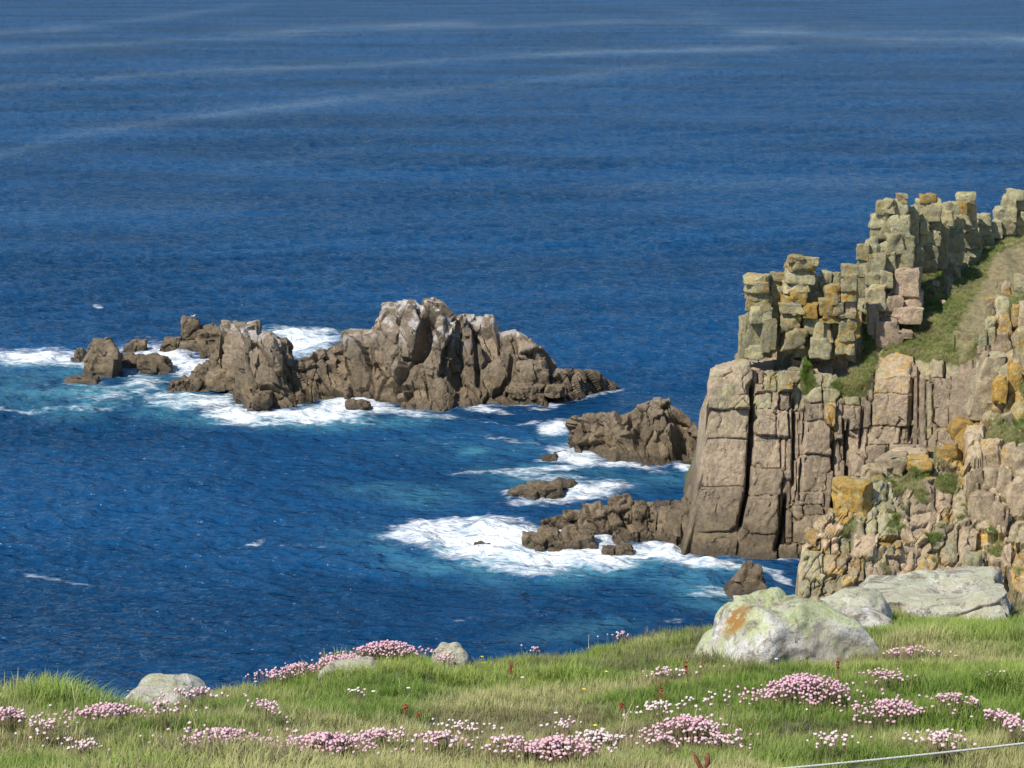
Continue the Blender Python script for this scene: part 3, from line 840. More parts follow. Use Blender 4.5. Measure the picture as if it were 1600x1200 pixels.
    block_list(head, TOW, ZA, tow, M['cliff'], dict(rnd=.09, chips=4, rough=.06, jitter=.11, facets=5))
    return head

def build_spur():
    z = -2.0
    ST = [
        (1243, [(0, 158, z), (0, 166, z), (0, 168, z), (0, 170, z), (0, 176, z), (0, 190, z)]),
        (1246, [(0, 157, z), (970, 165), (930, 167), (893, 169), (885, 173), (0, 196, z)]),
        (1262, [(0, 157, z), (970, 165.5), (910, 168), (850, 170), (842, 175), (0, 198, z)]),
        (1310, [(0, 157, z), (970, 166), (880, 169), (790, 173), (778, 178), (0, 200, z)]),
        (1360, [(0, 157, z), (970, 166.5), (860, 170), (748, 176), (736, 182), (0, 202, z)]),
        (1430, [(0, 157, z), (970, 167), (850, 172), (728, 180), (712, 186), (0, 203, z)]),
        (1490, [(0, 157, z), (970, 168), (830, 175), (705, 184), (690, 189), (0, 203, z)]),
        (1535, [(0, 157, z), (970, 168), (810, 176), (680, 186), (640, 191), (0, 203, z)]),
        (1555, [(0, 157, z), (970, 168), (800, 176), (665, 187), (520, 196), (0, 206, 10)]),
        (1600, [(0, 157, z), (970, 168), (790, 176), (640, 187), (450, 199), (0, 212, 14)]),
        (1700, [(0, 157, z), (970, 166), (780, 175), (620, 187), (430, 200), (0, 216, 16)]),
        (2050, [(0, 150, z), (970, 160), (760, 172), (600, 185), (420, 200), (0, 220, 18)]),
    ]
    P = profile_loft(ST, (2.0, 1660, 7.0), [8, 80, 80, 50, 20])
    px, py = sight(P)
    g = np.zeros(px.shape)
    for poly in ([(1415, 740), (1470, 695), (1462, 730), (1440, 752), (1395, 770)], [(1310, 835), (1335, 812), (1332, 832)], [(1360, 752), (1375, 742), (1372, 758)], [(1540, 700), (1590, 650), (1640, 600), (1640, 660), (1570, 700)],
                 [(1460, 745), (1492, 740), (1495, 775), (1470, 770)], [(1588, 600), (1640, 560), (1640, 640), (1600, 630)], [(1540, 690), (1575, 660), (1600, 700), (1555, 720)]):
        g = np.maximum(g, soft_poly(px, py, poly, P, 3))
    ys = lambda x, y: float(np.interp(y, [650, 720, 800, 880, 960], [182, 177.5, 171, 168, 165]) + np.interp(x, [1250, 1400, 1600], [-1.2, 0, 1.0]))
    O = dict(orange=.72, lichen=.2)
    Lg = dict(lichen=.6, pink=.2)
    SP_ = [
        (275, 490, 455, 690, dict(orange=.62, lichen=.5, dy=.6)), (430, 560, 350, 460, dict(pink=1, orange=.35, dy=2)), (545, 722, 310, 420, dict(lichen=.3, dy=2)), (720, 852, 318, 388, dict(orange=.6, dy=.4)), (640, 870, 245, 312, dict(pink=1, dy=5)),
        (990, 1122, 50, 195, dict(orange=.78, dy=.6)), (905, 1042, 215, 322, dict(orange=.6)), (1110, 1215, 108, 182, dict(orange=.55, dy=0)),
        (25, 205, 860, 1092, dict(lichen=.4, orange=.25, pink=.8, dy=-.3)), (180, 292, 900, 1012, dict(orange=.5)), (25, 112, 1035, 1152, dict(lichen=.6, orange=.3)), (105, 182, 1040, 1152, dict(lichen=.5, orange=.3)), (178, 252, 1045, 1140, dict(lichen=.4)),
        (160, 285, 728, 800, dict(orange=.35, pink=.6)), (100, 182, 778, 885, dict(orange=.5, pink=.8)), (178, 242, 778, 892, dict(orange=.4, pink=1)), (238, 302, 788, 902, dict(pink=1)), (298, 372, 788, 892, Lg), (355, 482, 788, 902, dict(pink=1)),
        (365, 462, 640, 782, Lg), (452, 542, 618, 765, Lg), (530, 632, 650, 762, Lg), (562, 642, 558, 645, Lg), (498, 602, 428, 562, dict(lichen=.5, dy=.6)), (600, 690, 400, 520, dict(lichen=.4, dy=1)),
        (1012, 1092, 520, 742, dict(lichen=.25, dy=-.6)), (1030, 1112, 738, 962, dict(pink=.8, dy=-.6)), (880, 960, 740, 860, dict(lichen=.25, dy=-.3)), (935, 1015, 780, 945, dict(lichen=.35, dy=-.5)), (800, 930, 920, 1060, dict(orange=.5, dy=-.2)),
        (1095, 1200, 185, 372, dict(orange=.25, dy=-2.5, rnd=.08)), (1190, 1312, 180, 382, dict(orange=.35, dy=-2.2, rnd=.08)), (1098, 1195, 370, 560, dict(dy=-1.6, rnd=.08)), (1190, 1300, 376, 560, dict(dy=-1.4, rnd=.08)), (1105, 1275, 552, 725, dict(dy=-.8, rnd=.1)),
        (1322, 1402, 190, 402, dict(orange=.42, pink=1, dy=-3.0, skew=-15)), (1292, 1380, 392, 602, dict(orange=.3, pink=1, dy=-2.4, skew=-20)), (1255, 1342, 592, 782, dict(orange=.25, pink=1, dy=-1.8, skew=-12)), (1375, 1560, 240, 450, dict(dy=-.8, rnd=.08)), (1350, 1520, 440, 660, dict(dy=-.3, rnd=.08)),
        (1068, 1182, 905, 1032, Lg), (1180, 1290, 955, 1042, dict(orange=.35)), (1120, 1200, 940, 1030, Lg), (1340, 1460, 740, 822, dict(lichen=.3)), (1220, 1330, 890, 970, dict(pink=.8)),
        (700, 800, 860, 960, dict(pink=1)), (600, 700, 940, 1060, dict(pink=1, orange=.2)), (480, 580, 1010, 1110, dict(pink=1)), (330, 420, 960, 1050, dict(orange=.45)), (250, 340, 920, 1010, dict(orange=.4)), (640, 740, 560, 660, dict(pink=1)), (760, 900, 470, 620, dict(pink=1)), (900, 1000, 440, 600, dict(pink=1, orange=.2)), (750, 860, 650, 760, dict(pink=1)),
    ]
    keepers = SP_[:8] + SP_[31:41]
    rects = as_rects(SP_, ZD, .5)
    scat = fbm(P, 1.3, 55, 3)
    g = np.maximum(0.8 * g, 0.56 * smooth(.35, .65, scat) * smooth(1300, 1420, px))
    Q, ids = fracture(P, 140, 77, squash=(1, .8, 0.40), shear=-0.50, amp=0.36, tilt=0.20, crack=0.30, small=.35, sub=5, warp=.3, keep=(1 - .5 * np.clip(g, 0, 1)) * smooth(1244, 1262, px), rects=rects, rect_bulge=.28, rect_calm=.9)
    gp = Q[(g > .40) & (px < 1680) & (np.arange(P.shape[1])[None, :] < 218)]
    LEDGE['spur'] = gp[np.random.default_rng(3).integers(0, len(gp), 3500)]
    V = Q.reshape(-1, 3); F = grid_faces(*P.shape[:2]); fid = ids.reshape(-1)[F[:, 0]]
    row = (np.arange(len(V)) % P.shape[1])[F[:, 0]]
    fid = np.where((row < 14) | (row > 218), -1, fid)
    f = F[fid == -1]; u, inv = np.unique(f, return_inverse=True)
    at_ = dict(grass=g.ravel(), soil=0 * g.ravel())
    sp = put('rocky_slope', V[u], inv.reshape(f.shape), M['spur'], sharp=40, attrs={k: v[u] for k, v in at_.items()})
    tag(sp, 'rubbly pinkish granite slope with orange lichen and tufts below the towers', 'rocky slope', kind='structure')
    for k in np.unique(fid[fid >= 0]):
        f = F[fid == k]; u, inv = np.unique(f, return_inverse=True)
        put('granite_block', V[u], inv.reshape(f.shape), M['spur'], sp, sharp=38, attrs={k2: v[u] for k2, v in at_.items()},
            props=rects[k - 1000][6] if k >= 1000 else dict(lichen=float(rng.uniform(0, .45)), orange=float(rng.choice([0, .1, .2, .36, .5])), pink=float(rng.uniform(.1, .8))))
    def ys(x, y):
        k = np.argmin(((px - x) ** 2 + (py - y) ** 2)[:, 14:220])
        return float(P[:, 14:220].reshape(-1, 3)[k, 1]) - 0.9
    keepers = [(q[0], q[1], q[2], q[3], {k_: (v_ * .35 if k_ == 'dy' else v_) for k_, v_ in q[4].items()}) for q in keepers]
    block_list(sp, keepers, ZD, ys, M['spur'], dict(pink=.6, rnd=.16, chips=7, rough=.09, jitter=.22))
    yc = lambda x, y: float(np.interp(y, [430, 600, 700], [197, 191, 186]))
    UP = [
        (695, 772, 185, 252, dict(orange=.5, pink=.8)), (698, 750, 246, 332, dict(lichen=.5, orange=.3)), (696, 752, 328, 412, Lg), (703, 757, 406, 510, Lg), (768, 852, 190, 332, Lg), (755, 862, 325, 442, dict(orange=.6)), (745, 862, 438, 565, dict(pink=.8, orange=.3)),
        (700, 850, 545, 760, dict(skew=-60, rnd=.06, lichen=.25, pink=.0)), (640, 800, 740, 985, dict(skew=-70, rnd=.06, lichen=.2, pink=.0)), (868, 942, 240, 382, dict(orange=.6, lichen=.3)), (880, 960, 40, 155, dict(lichen=.5)), (805, 862, 90, 172, dict(orange=.45)),
        (858, 912, 420, 645, dict(dy=1)), (898, 975, 395, 615, dict(lichen=.4, orange=.4)), (748, 850, 718, 895, dict(orange=.8, dy=-1.5)), (845, 925, 625, 835, dict(orange=.7, dy=-1)), (648, 692, 380, 525, dict(lichen=.5, pink=.6)), (655, 706, 560, 705, dict(lichen=.4, dy=-.4)), (640, 690, 520, 570, dict(lichen=.3)),
        (920, 1020, 220, 380, dict(orange=.3, lichen=.4)), (930, 1040, 600, 720, dict(pink=1)), (960, 1060, 380, 560, Lg),
    ]
    block_list(sp, UP, ZC, lambda x, y: .5 * (ys(x, y) + yc(x, y)), M['spur'], dict(pink=.5, rnd=.12, chips=7, jitter=.2, rough=.08))
    return sp

# ------------------------------------------------------------------ islets and sea rocks
def islet(name, label, top, base, mat, seed, nseeds, setback=0.8, apron=((0, 0), (.30, .26), (.55, .60), (.80, .93), (1, 1)), step=2.0, rows=46, amp=.40, tilt=.24, shear=.25, squash=(1, .8, .5), back=1.2, holes=None, res=0.2, pink=.3):
    xs, ys = np.array(top, float).T
    xb, yb = np.array(base, float).T
    px = np.arange(xs[0], xs[-1] + .1, step)
    Fp = sea_at(px, np.interp(px, xb, yb))
    # height of the crest: solve for the setback that grows with it
    h = np.zeros(len(px)); Yr = Fp[:, 1].copy()
    for _ in range(12):
        R = at(px, np.interp(px, xs, ys), Yr)
        h = np.maximum(R[:, 2], 0.15)
        Yr = Fp[:, 1] + setback * h + 1.0
    R = at(px, np.interp(px, xs, ys), Yr); R[:, 2] = np.maximum(R[:, 2], .1)
    ker = np.ones(5) / 5
    tt = np.linspace(0, 1, rows)
    ap = np.array(apron)
    hf = np.interp(tt, np.linspace(0, 1, len(ap)), ap[:, 0]); vf = np.interp(tt, np.linspace(0, 1, len(ap)), ap[:, 1])
    front = Fp[:, None, :] * (1 - hf)[None, :, None] + R[:, None, :] * hf[None, :, None]
    front[..., 2] = R[:, None, 2] * vf[None, :]
    under = np.stack([Fp + np.array([0, -1.5, -2.0]) * (1 - a) for a in (0, .5)], 1)
    nb = max(8, rows // 3)
    tb = np.linspace(0, 1, nb + 1)[1:]
    bk = np.stack([R + np.stack([0 * h, back * h * a + 2.0 * a, -(h + 2.0) * a ** 1.3], -1) for a in tb], 1)
    P = np.concatenate([under, front, bk], 1)
    cap = lambda col, dx: np.stack([P[col] * [0, 1, 0] + [P[col][:, 0].mean() + dx, 0, -2.0]], 0)
    P = np.concatenate([cap(0, -1.0), P, cap(-1, 1.0)], 0)
    keep = np.ones(P.shape[:2]) * (1 - .6 * np.exp(-((np.arange(P.shape[1]) - (1 + rows)) / (rows * .12)) ** 2))[None, :]; keep[0] = 0; keep[-1] = 0
    spx, spy = sight(P)
    extra = np.zeros(P.shape[:2])
    for (pl, wd, dp) in (holes or []):
        gx, gy = np.array(pl, float).T
        o = np.argsort(gy)
        xc = np.interp(spy, gy[o], gx[o])
        m = np.exp(-np.abs((spx - xc) / (wd * 1.1)) ** 5) * smooth(gy.min() - 12, gy.min() + 8, spy) * smooth(gy.max() + 12, gy.max() - 8, spy)
        extra -= dp * m
    Q, ids = fracture(P, nseeds, seed, squash=squash, shear=shear, amp=amp, tilt=tilt, crack=.26, small=.30, sub=4, nsm=18, warp=.18, keep=keep, extra=extra)
    c = Fp.mean(0); c[2] = 0
    e = empty(name, c, label, 'islet' if len(px) > 60 else 'rock')
    split_blocks(Q, ids, mat, e, 'granite_block', props=lambda v: dict(lichen=0.0, orange=0.0, pink=float(rng.uniform(0, pink * 2))))
    ROCK_EDGE.append(Fp)
    return e

def sea_blocks(e, rows, mat, **dflt):
    """free-standing blocks: pixel box of each and how its foot meets the water or the rock below"""
    for row in rows:
        x0, x1, y0, y1 = row[:4]
        o = dict(rnd=.10, chips=9, rough=.14, jitter=.30, pink=.2, fine=True, facets=16); o.update(dflt); o.update(row[4] if len(row) > 4 else {})
        Y = o.pop('Y', None)
        if Y is None: Y = sea_at(.5 * (x0 + x1), y1)[1]
        block(e, x0, x1, y0, y1, Y, mat, exposed=True, **o)

def sea_rock(name, label, x0, x1, y0, y1, mat, seed, pieces=None, cat='rock', **kw):
    p = sea_at(.5 * (x0 + x1), y1)
    e = empty(name, p, label, cat)
    sea_blocks(e, pieces or [(x0, x1, y0, y1)], mat, **kw)
    xs = np.linspace(x0, x1, 12)
    f = sea_at(xs, np.full(12, y1 - 1.0))
    ROCK_EDGE.append(f)
    return e

def build_islets():
    m = M['islet']
    top = [(258, 606), (280, 596), (297, 586), (306, 572), (326, 556), (345, 552), (346, 503), (366, 505), (400, 498), (404, 516), (421, 518), (446, 533), (449, 551), (465, 560), (484, 562), (509, 537), (542, 521), (584, 513), (592, 489), (600, 476), (620, 469), (649, 468),
           (657, 476), (668, 471), (688, 474), (701, 489), (714, 495), (730, 489), (769, 494), (779, 516), (792, 518), (805, 516), (824, 533), (850, 554), (859, 572), (865, 582), (883, 576), (925, 580), (951, 593), (972, 607)]
    base = [(258, 609), (294, 611), (352, 611), (358, 624), (385, 643), (424, 643), (476, 630), (538, 626), (587, 633), (639, 641), (688, 643), (717, 636), (772, 635), (837, 635), (886, 628), (935, 616), (972, 608)]
    e = islet('rocky_islet', 'large craggy brown islet with guano-whitened crest ringed by surf', top, base, m, 11, 120, setback=.85, step=1.6, rows=90, shear=.30, squash=(1, .8, .40), amp=.48, tilt=.25,
              apron=((0, 0), (.18, .10), (.40, .27), (.58, .62), (.78, .93), (1, 1)),
              holes=[([(672, 500), (656, 555), (622, 605)], 10, 2.8), ([(712, 500), (700, 540), (690, 590)], 5, 1.2), ([(742, 520), (748, 600)], 4, 1.3), ([(800, 560), (792, 615)], 3, .9), ([(862, 570), (856, 615)], 5, 1.2), ([(582, 540), (578, 580)], 4, .7), ([(455, 545), (470, 600)], 5, 1.0), ([(785, 520), (780, 545)], 4, 1.0)])
    Ym = sea_at(650, 640)[1]
    sea_blocks(e, [(634, 652, 480, 555, dict(Y=Ym + 8, skew=-6)), (600, 630, 540, 590, dict(Y=Ym + 5.5)), (692, 712, 500, 588, dict(Y=Ym + 6.5)), (640, 690, 570, 600, dict(Y=Ym + 4)), (795, 845, 600, 622, dict(Y=Ym + 2)), (805, 852, 565, 600, dict(Y=Ym + 4)), (852, 880, 600, 622, dict(Y=Ym + 2.0)), ], m, depth=3.0)
    Yl = sea_at(400, 640)[1]
    sea_blocks(e, [(300, 335, 572, 611, dict(skew=-4)), (330, 372, 576, 608, dict(Y=Yl + 9)), (326, 377, 552, 582, dict(Y=Yl + 15)), (395, 448, 525, 570, dict(Y=Yl + 16, pink=.3)), (346, 402, 500, 545, dict(Y=Yl + 22)), (370, 408, 545, 590, dict(Y=Yl + 11)), (388, 424, 612, 644), (262, 285, 595, 607), (284, 302, 592, 609)], m, depth=3.5)
    # rocks behind, where the gull sits
    Yb = sea_at(300, 548)[1]
    e2 = empty('rock_ledge', (sea_at(310, 552)), 'low squared rock ledge carrying a pointed boulder with a gull', 'rock')
    sea_blocks(e2, [(250, 284, 528, 549), (284, 322, 532, 551), (320, 352, 531, 549), (312, 345, 538, 562), (278, 316, 495, 535, dict(Y=Yb + 1.5, rnd=.22, taper=.35)), (303, 344, 510, 534, dict(Y=Yb + 1.2, rnd=.2, taper=.2))], m, depth=3.6)
    ROCK_EDGE.append(sea_at(np.linspace(250, 350, 30), np.full(30, 551.0)))
    sea_rock('sea_rock', 'tall split boulder standing in surf beside a flat slab', 130, 182, 530, 590, m, 1, [(131, 181, 556, 591, dict(rnd=.1)), (132, 180, 530, 562, dict(Y=sea_at(150, 590)[1] + .8, rnd=.28, taper=.3))], depth=4)
    sea_rock('sea_rock', 'long flat slab in surf joined end to end beside the tall boulder', 180, 258, 553, 583, m, 2, [(178, 220, 553, 577), (216, 259, 555, 584, dict(skew=6))], depth=3.5)
    sea_rock('sea_rock', 'small squared rock behind the tall split boulder', 113, 132, 546, 566, m, 3, [(117, 132, 546, 566), (110, 122, 558, 567)], depth=2)
    sea_rock('sea_rock', 'small tilted wedge of rock awash between slab and gull ledge', 195, 230, 530, 550, m, 4, [(195, 230, 531, 550, dict(taper=.1, skew=-4))], depth=2)
    islet('rocky_islet', 'squat craggy islet close off the cliff foot with dark shadowed end', [(886, 690), (892, 656), (900, 650), (920, 645), (945, 643), (965, 648), (985, 641), (995, 632), (1010, 629), (1020, 623), (1045, 623), (1052, 633), (1075, 640), (1095, 650), (1102, 675), (1106, 725)],
          [(886, 692), (900, 708), (940, 715), (970, 724), (1010, 729), (1050, 727), (1106, 729)], m, 23, 46, setback=.7, step=1.5, rows=60, shear=.15, amp=.34, tilt=.26, squash=(1, .8, .6), apron=((0, 0), (.25, .16), (.45, .35), (.65, .72), (.85, .95), (1, 1)), holes=[([(1078, 640), (1076, 715)], 22, 2.4), ([(1000, 640), (996, 700)], 4, .8), ([(958, 650), (955, 690)], 3, .6)], pink=.5)
    islet('rocky_islet', 'low broken islet of stepped blocks in the surf beside the cliff foot', [(842, 826), (850, 810), (880, 800), (912, 795), (914, 784), (938, 782), (942, 790), (955, 778), (965, 772), (985, 772), (990, 782), (1020, 784), (1027, 800), (1030, 846)],
          [(842, 828), (880, 830), (905, 838), (950, 848), (990, 850), (1030, 847)], m, 31, 46, setback=.8, step=1.4, rows=50, amp=.32, tilt=.24, squash=(1, .9, .8), apron=((0, 0), (.2, .22), (.45, .4), (.6, .8), (.85, .95), (1, 1)), pink=.4)
    sea_rock('sea_rock', 'low rounded rocks awash at the seaward end of the broken islet', 818, 880, 826, 860, m, 5, [(818, 852, 832, 860), (840, 882, 827, 858), (878, 905, 824, 858, dict(rnd=.2)), (900, 932, 830, 861), (860, 884, 852, 862)], depth=2.6)
    sea_rock('sea_rock', 'small wave-washed stones before the stepped islet', 940, 990, 848, 866, m, 6, [(942, 962, 853, 866), (964, 990, 850, 866)], depth=1.5)
    sea_rock('sea_rock', 'long low dark reef rock awash with a small companion stone', 797, 880, 752, 780, m, 7, [(798, 842, 758, 779, dict(rnd=.3)), (830, 882, 754, 777, dict(rnd=.3)), (868, 905, 750, 766, dict(rnd=.3))], depth=2.5)
    sea_rock('sea_rock', 'tiny reef stone in foam beside the squat islet', 843, 872, 708, 721, m, 8, [(843, 874, 711, 721, dict(rnd=.3)), (868, 884, 704, 712)], depth=1.5)
    sea_rock('sea_rock', 'brown rocks wedged between stepped islet and cliff foot', 1026, 1070, 788, 850, m, 9, [(1028, 1066, 792, 846, dict(rnd=.2)), (1050, 1082, 798, 858), (1062, 1100, 778, 852, dict(skew=-12)), (1026, 1050, 785, 800)], depth=4)
    sea_rock('sea_rock', 'pointed brown rock alone in the inlet below the rubbly slope', 1143, 1210, 880, 935, m, 10, [(1146, 1212, 880, 936, dict(taper=.68, skew=-10, rnd=.08, chips=5, facets=10)), (1140, 1165, 908, 930, dict(rnd=.2))], depth=3.5)
    sea_rock('sea_rock', 'half-sunk stone in white surf below the large islet', 538, 577, 624, 642, m, 11, [(538, 577, 625, 643, dict(rnd=.35))], depth=2)
    sea_rock('sea_rock', 'low wet stone sunk in foam beside the reef blocks', 735, 768, 846, 857, m, 12, [(736, 768, 849, 857, dict(rnd=.35))], depth=1.2)
    sea_rock('sea_rock', 'barely awash flat stone before the tall split boulder', 105, 158, 584, 597, m, 13, [(105, 158, 588, 598, dict(rnd=.35))], depth=2)

# ------------------------------------------------------------------ near clifftop turf
EDGE = [(-900, 1190, 12.0), (-400, 1150, 12.8), (0, 1114, 13.6), (60, 1098, 13.9), (110, 1102, 14.1), (190, 1114, 14.4), (260, 1105, 14.7), (330, 1090, 14.9), (410, 1074, 15.2), (500, 1052, 15.6), (600, 1030, 16.0), (640, 1027, 16.2), (700, 1042, 16.4), (760, 1038, 16.7), (830, 1028, 17.0), (900, 1019, 17.2), (1000, 1004, 17.6), (1100, 994, 18.2), (1200, 985, 18.8), (1350, 974, 19.6), (1450, 965, 20.2), (1600, 956, 21.0), (2000, 940, 22.5), (2600, 930, 24)]
_E = np.array(EDGE, float)

def hummock(P):
    Q = P.copy(); Q[..., 2] = 0
    return 0.085 * fbm(Q, 1.7, 201, 2) + 0.035 * fbm(Q, .45, 202, 2)

def ground(px, py):
    """a point of the turf on the sight line, before and past the brow"""
    px = np.asarray(px, float); py = np.asarray(py, float)
    pe = np.interp(px, _E[:, 0], _E[:, 1]); ye = np.interp(px, _E[:, 0], _E[:, 2])
    Y0 = 9.6
    inv = 1 / Y0 + (py - 1200) * (1 / ye - 1 / Y0) / (pe - 1200.0001)
    P = at(px, py, 1 / inv)
    P[..., 2] += hummock(P)
    return P

def build_turf():
    px = np.linspace(-900, 2600, 360)
    pe = np.interp(px, _E[:, 0], _E[:, 1])
    rows = []
    for t in np.concatenate([np.linspace(2400, 1230, 30), ]):
        rows.append(ground(px, np.maximum(np.full(len(px), t), pe + 1)))
    for t in np.linspace(0, 1, 110):
        rows.append(ground(px, np.maximum(1228 * (1 - t) + pe * t, pe)))
    e = rows[-1]
    for dy, dz in ((.15, .05), (.35, .15), (.7, .42), (1.2, .95), (2, 1.9), (4, 4.6), (8, 12), (16, 30), (30, 58)):
        q = e + np.array([0, dy, -dz]); q[:, 0] = e[:, 0] * (1 + .01 * dy)
        rows.append(q)
    P = np.stack(rows, 0)
    t = NT('turf_soil')
    p = t.pos()
    col = t.mix(t.ramp(t.noise(p, 2.5, 6, .7), .35, .65), (0.09, 0.105, 0.035), (0.17, 0.145, 0.08))
    o = put('ground', P.reshape(-1, 3), grid_faces(*P.shape[:2])[:, ::-1], t.done(t.bsdf(col, .95, t.bump(t.noise(p, 14, 6, .7), .8, .05))))
    tag(o, 'grassy clifftop ground sloping to the brow', 'ground', kind='structure')
    return o

def blade_strip(base, h, lean, az, w, seg=3, curl=1.6):
    d = np.array([math.cos(az), math.sin(az), 0]); s = np.array([-math.sin(az), math.cos(az), 0])
    V = []
    for k in range(seg):
        f = k / seg
        c = base + d * lean * h * f ** curl + np.array([0, 0, h * f])
        V += [c - s * w * (1 - .6 * f), c + s * w * (1 - .6 * f)]
    V.append(base + d * lean * h + np.array([0, 0, h * (1 - .25 * lean)]))
    F = []
    for k in range(seg - 1):
        a = 2 * k
        F += [(a, a + 1, a + 3), (a, a + 3, a + 2)]
    a = 2 * (seg - 1)
    F.append((a, a + 1, a + 2))
    return V, F

def grass_material():
    t = NT('grass_blades')
    dry = t.attr('dry', 'INSTANCER'); tone = t.attr('tone', 'INSTANCER'); heath = t.attr('heath', 'INSTANCER')
    col = t.mix(tone, (0.155, 0.25, 0.036), (0.33, 0.40, 0.090))
    col = t.mix(dry, col, (0.54, 0.46, 0.25))
    col = t.mix(heath, col, (0.22, 0.15, 0.11))
    b = t.bsdf(col, .6, None, .25)
    tr = t.n('ShaderNodeBsdfTranslucent'); t.link(col, tr.inputs[0])
    mx = t.n('ShaderNodeMixShader'); mx.inputs[0].default_value = .35
    t.link(b.outputs[0], mx.inputs[1]); t.link(tr.outputs[0], mx.inputs[2])
    return t.done(mx)

def build_grass():
    mat = grass_material()
    coll = bpy.data.collections.new('grass_tufts')
    r = np.random.default_rng(5)
    for v in range(6):
        V, F = [], []
        n = 26
        for _ in range(n):
            a = r.uniform(0, 6.28); rad = .05 * math.sqrt(r.uniform())
            vv, ff = blade_strip(np.array([rad * math.cos(a), rad * math.sin(a), -.01]), r.uniform(.05, .13), r.uniform(.1, .9), a + r.normal(0, .7), r.uniform(.0016, .0030))
            F += [tuple(i + len(V) for i in f) for f in ff]; V += vv
        me = mesh_from('grass_tuft', np.array(V), np.array(F), mat)
        coll.objects.link(bpy.data.objects.new('grass_tuft', me))
    N = 520000
    px = r.uniform(-160, 1760, N)
    pe = np.interp(px, _E[:, 0], _E[:, 1])
    py = pe + (1290 - pe) * r.uniform(0, 1, N)
    P = ground(px, py)
    keep = r.uniform(0, 1, N) < (P[:, 1] / 21.0) ** 2 * .16 * (1290 - pe) / 300
    # a few past the brow
    P = P[keep]; px = px[keep]; py = py[keep]
    Q = P.copy(); Q[:, 2] = 0
    big = fbm(Q, 2.6, 301, 3); mid = fbm(Q, .8, 302, 3)
    tall = smooth(.15, .9, fbm(Q, 1.3, 303, 3))
    dry = np.clip(smooth(-.05, .75, big + .5 * mid) * .62 + r.uniform(-.25, .22, len(P)), 0, 1)
    tone = np.clip(.45 + .5 * mid + r.uniform(-.3, .3, len(P)), 0, 1)
    heath = smooth(.35, .75, fbm(Q, 1.1, 305, 3)) * r.uniform(.2, 1, len(P)) * .8
    scale = (.55 + .85 * tall + r.uniform(-.15, .25, len(P)))
    leftmound = np.exp(-((px - 90) / 80) ** 2 - ((py - 1115) / 25) ** 2)
    scale *= 1 + .30 * leftmound
    dry *= 1 - leftmound * .8; tone = np.clip(tone + .3 * leftmound, 0, 1)
    me = bpy.data.meshes.new('grass')
    me.vertices.add(len(P)); me.vertices.foreach_set('co', P.astype(np.float32).ravel())
    for k, v in dict(dry=dry, tone=tone, heath=heath, scl=scale, rot=r.uniform(0, 6.28, len(P))).items():
        a = me.attributes.new(k, 'FLOAT', 'POINT'); a.data.foreach_set('value', v.astype(np.float32))
    me.update()
    o = bpy.data.objects.new('grass', me); C.objects.link(o)
    tag(o, 'short green and straw-coloured clifftop grass in the wind', 'grass', kind='stuff')
    tufts = lay_tufts(o, coll)
    # rough grass on the headland ledges and the rubbly slope, seen far off
    for pts, lab in ((LEDGE['headland'], 'rough green grass on the headland ledges and path side'), (LEDGE['spur'], 'scattered green tufts among the rubbly granite')):
        q = r.uniform(-.12, .12, pts.shape) + pts
        me = bpy.data.meshes.new('grass'); me.vertices.add(len(q)); me.vertices.foreach_set('co', q.astype(np.float32).ravel())
        n_ = len(q); fm_ = fbm(q, 2.5, 611, 3)
        for k, v in dict(dry=np.clip(.25 + .5 * fm_ + r.uniform(-.2, .3, n_), 0, .9), tone=np.clip(.25 + .5 * fm_ + r.uniform(-.2, .2, n_), 0, 1), heath=np.clip(fbm(q, 1.5, 612, 3) * .6, 0, .7), scl=r.uniform(1.6, 4.2, n_), rot=r.uniform(0, 6.28, n_)).items():
            a = me.attributes.new(k, 'FLOAT', 'POINT'); a.data.foreach_set('value', v.astype(np.float32))
        me.update()
        o2 = bpy.data.objects.new('grass', me); C.objects.link(o2)
        tag(o2, lab, 'grass', kind='stuff')
        o2.modifiers.new('tufts', 'NODES').node_group = tufts

LEDGE = {}
def lay_tufts(o, coll):
    ng = bpy.data.node_groups.new('grass_nodes', 'GeometryNodeTree')
    ng.interface.new_socket('Geometry', in_out='INPUT', socket_type='NodeSocketGeometry')
    ng.interface.new_socket('Geometry', in_out='OUTPUT', socket_type='NodeSocketGeometry')
    gi = ng.nodes.new('NodeGroupInput'); go = ng.nodes.new('NodeGroupOutput')
    iop = ng.nodes.new('GeometryNodeInstanceOnPoints')
    ci = ng.nodes.new('GeometryNodeCollectionInfo'); ci.inputs['Collection'].default_value = coll
    ci.inputs['Separate Children'].default_value = True; ci.inputs['Reset Children'].default_value = True
    iop.inputs['Pick Instance'].default_value = True
    def na(n):
        x = ng.nodes.new('GeometryNodeInputNamedAttribute'); x.data_type = 'FLOAT'; x.inputs['Name'].default_value = n
        return x.outputs['Attribute']
    cx = ng.nodes.new('ShaderNodeCombineXYZ')
    ng.links.new(na('rot'), cx.inputs[2])
    sx = ng.nodes.new('ShaderNodeCombineXYZ')
    s_ = na('scl')
    for i in range(3): ng.links.new(s_, sx.inputs[i])
    ng.links.new(gi.outputs[0], iop.inputs['Points'])
    ng.links.new(ci.outputs[0], iop.inputs['Instance'])
    ng.links.new(cx.outputs[0], iop.inputs['Rotation'])
    ng.links.new(sx.outputs[0], iop.inputs['Scale'])
    ng.links.new(iop.outputs[0], go.inputs[0])
    md = o.modifiers.new('tufts', 'NODES'); md.node_group = ng
    return ng

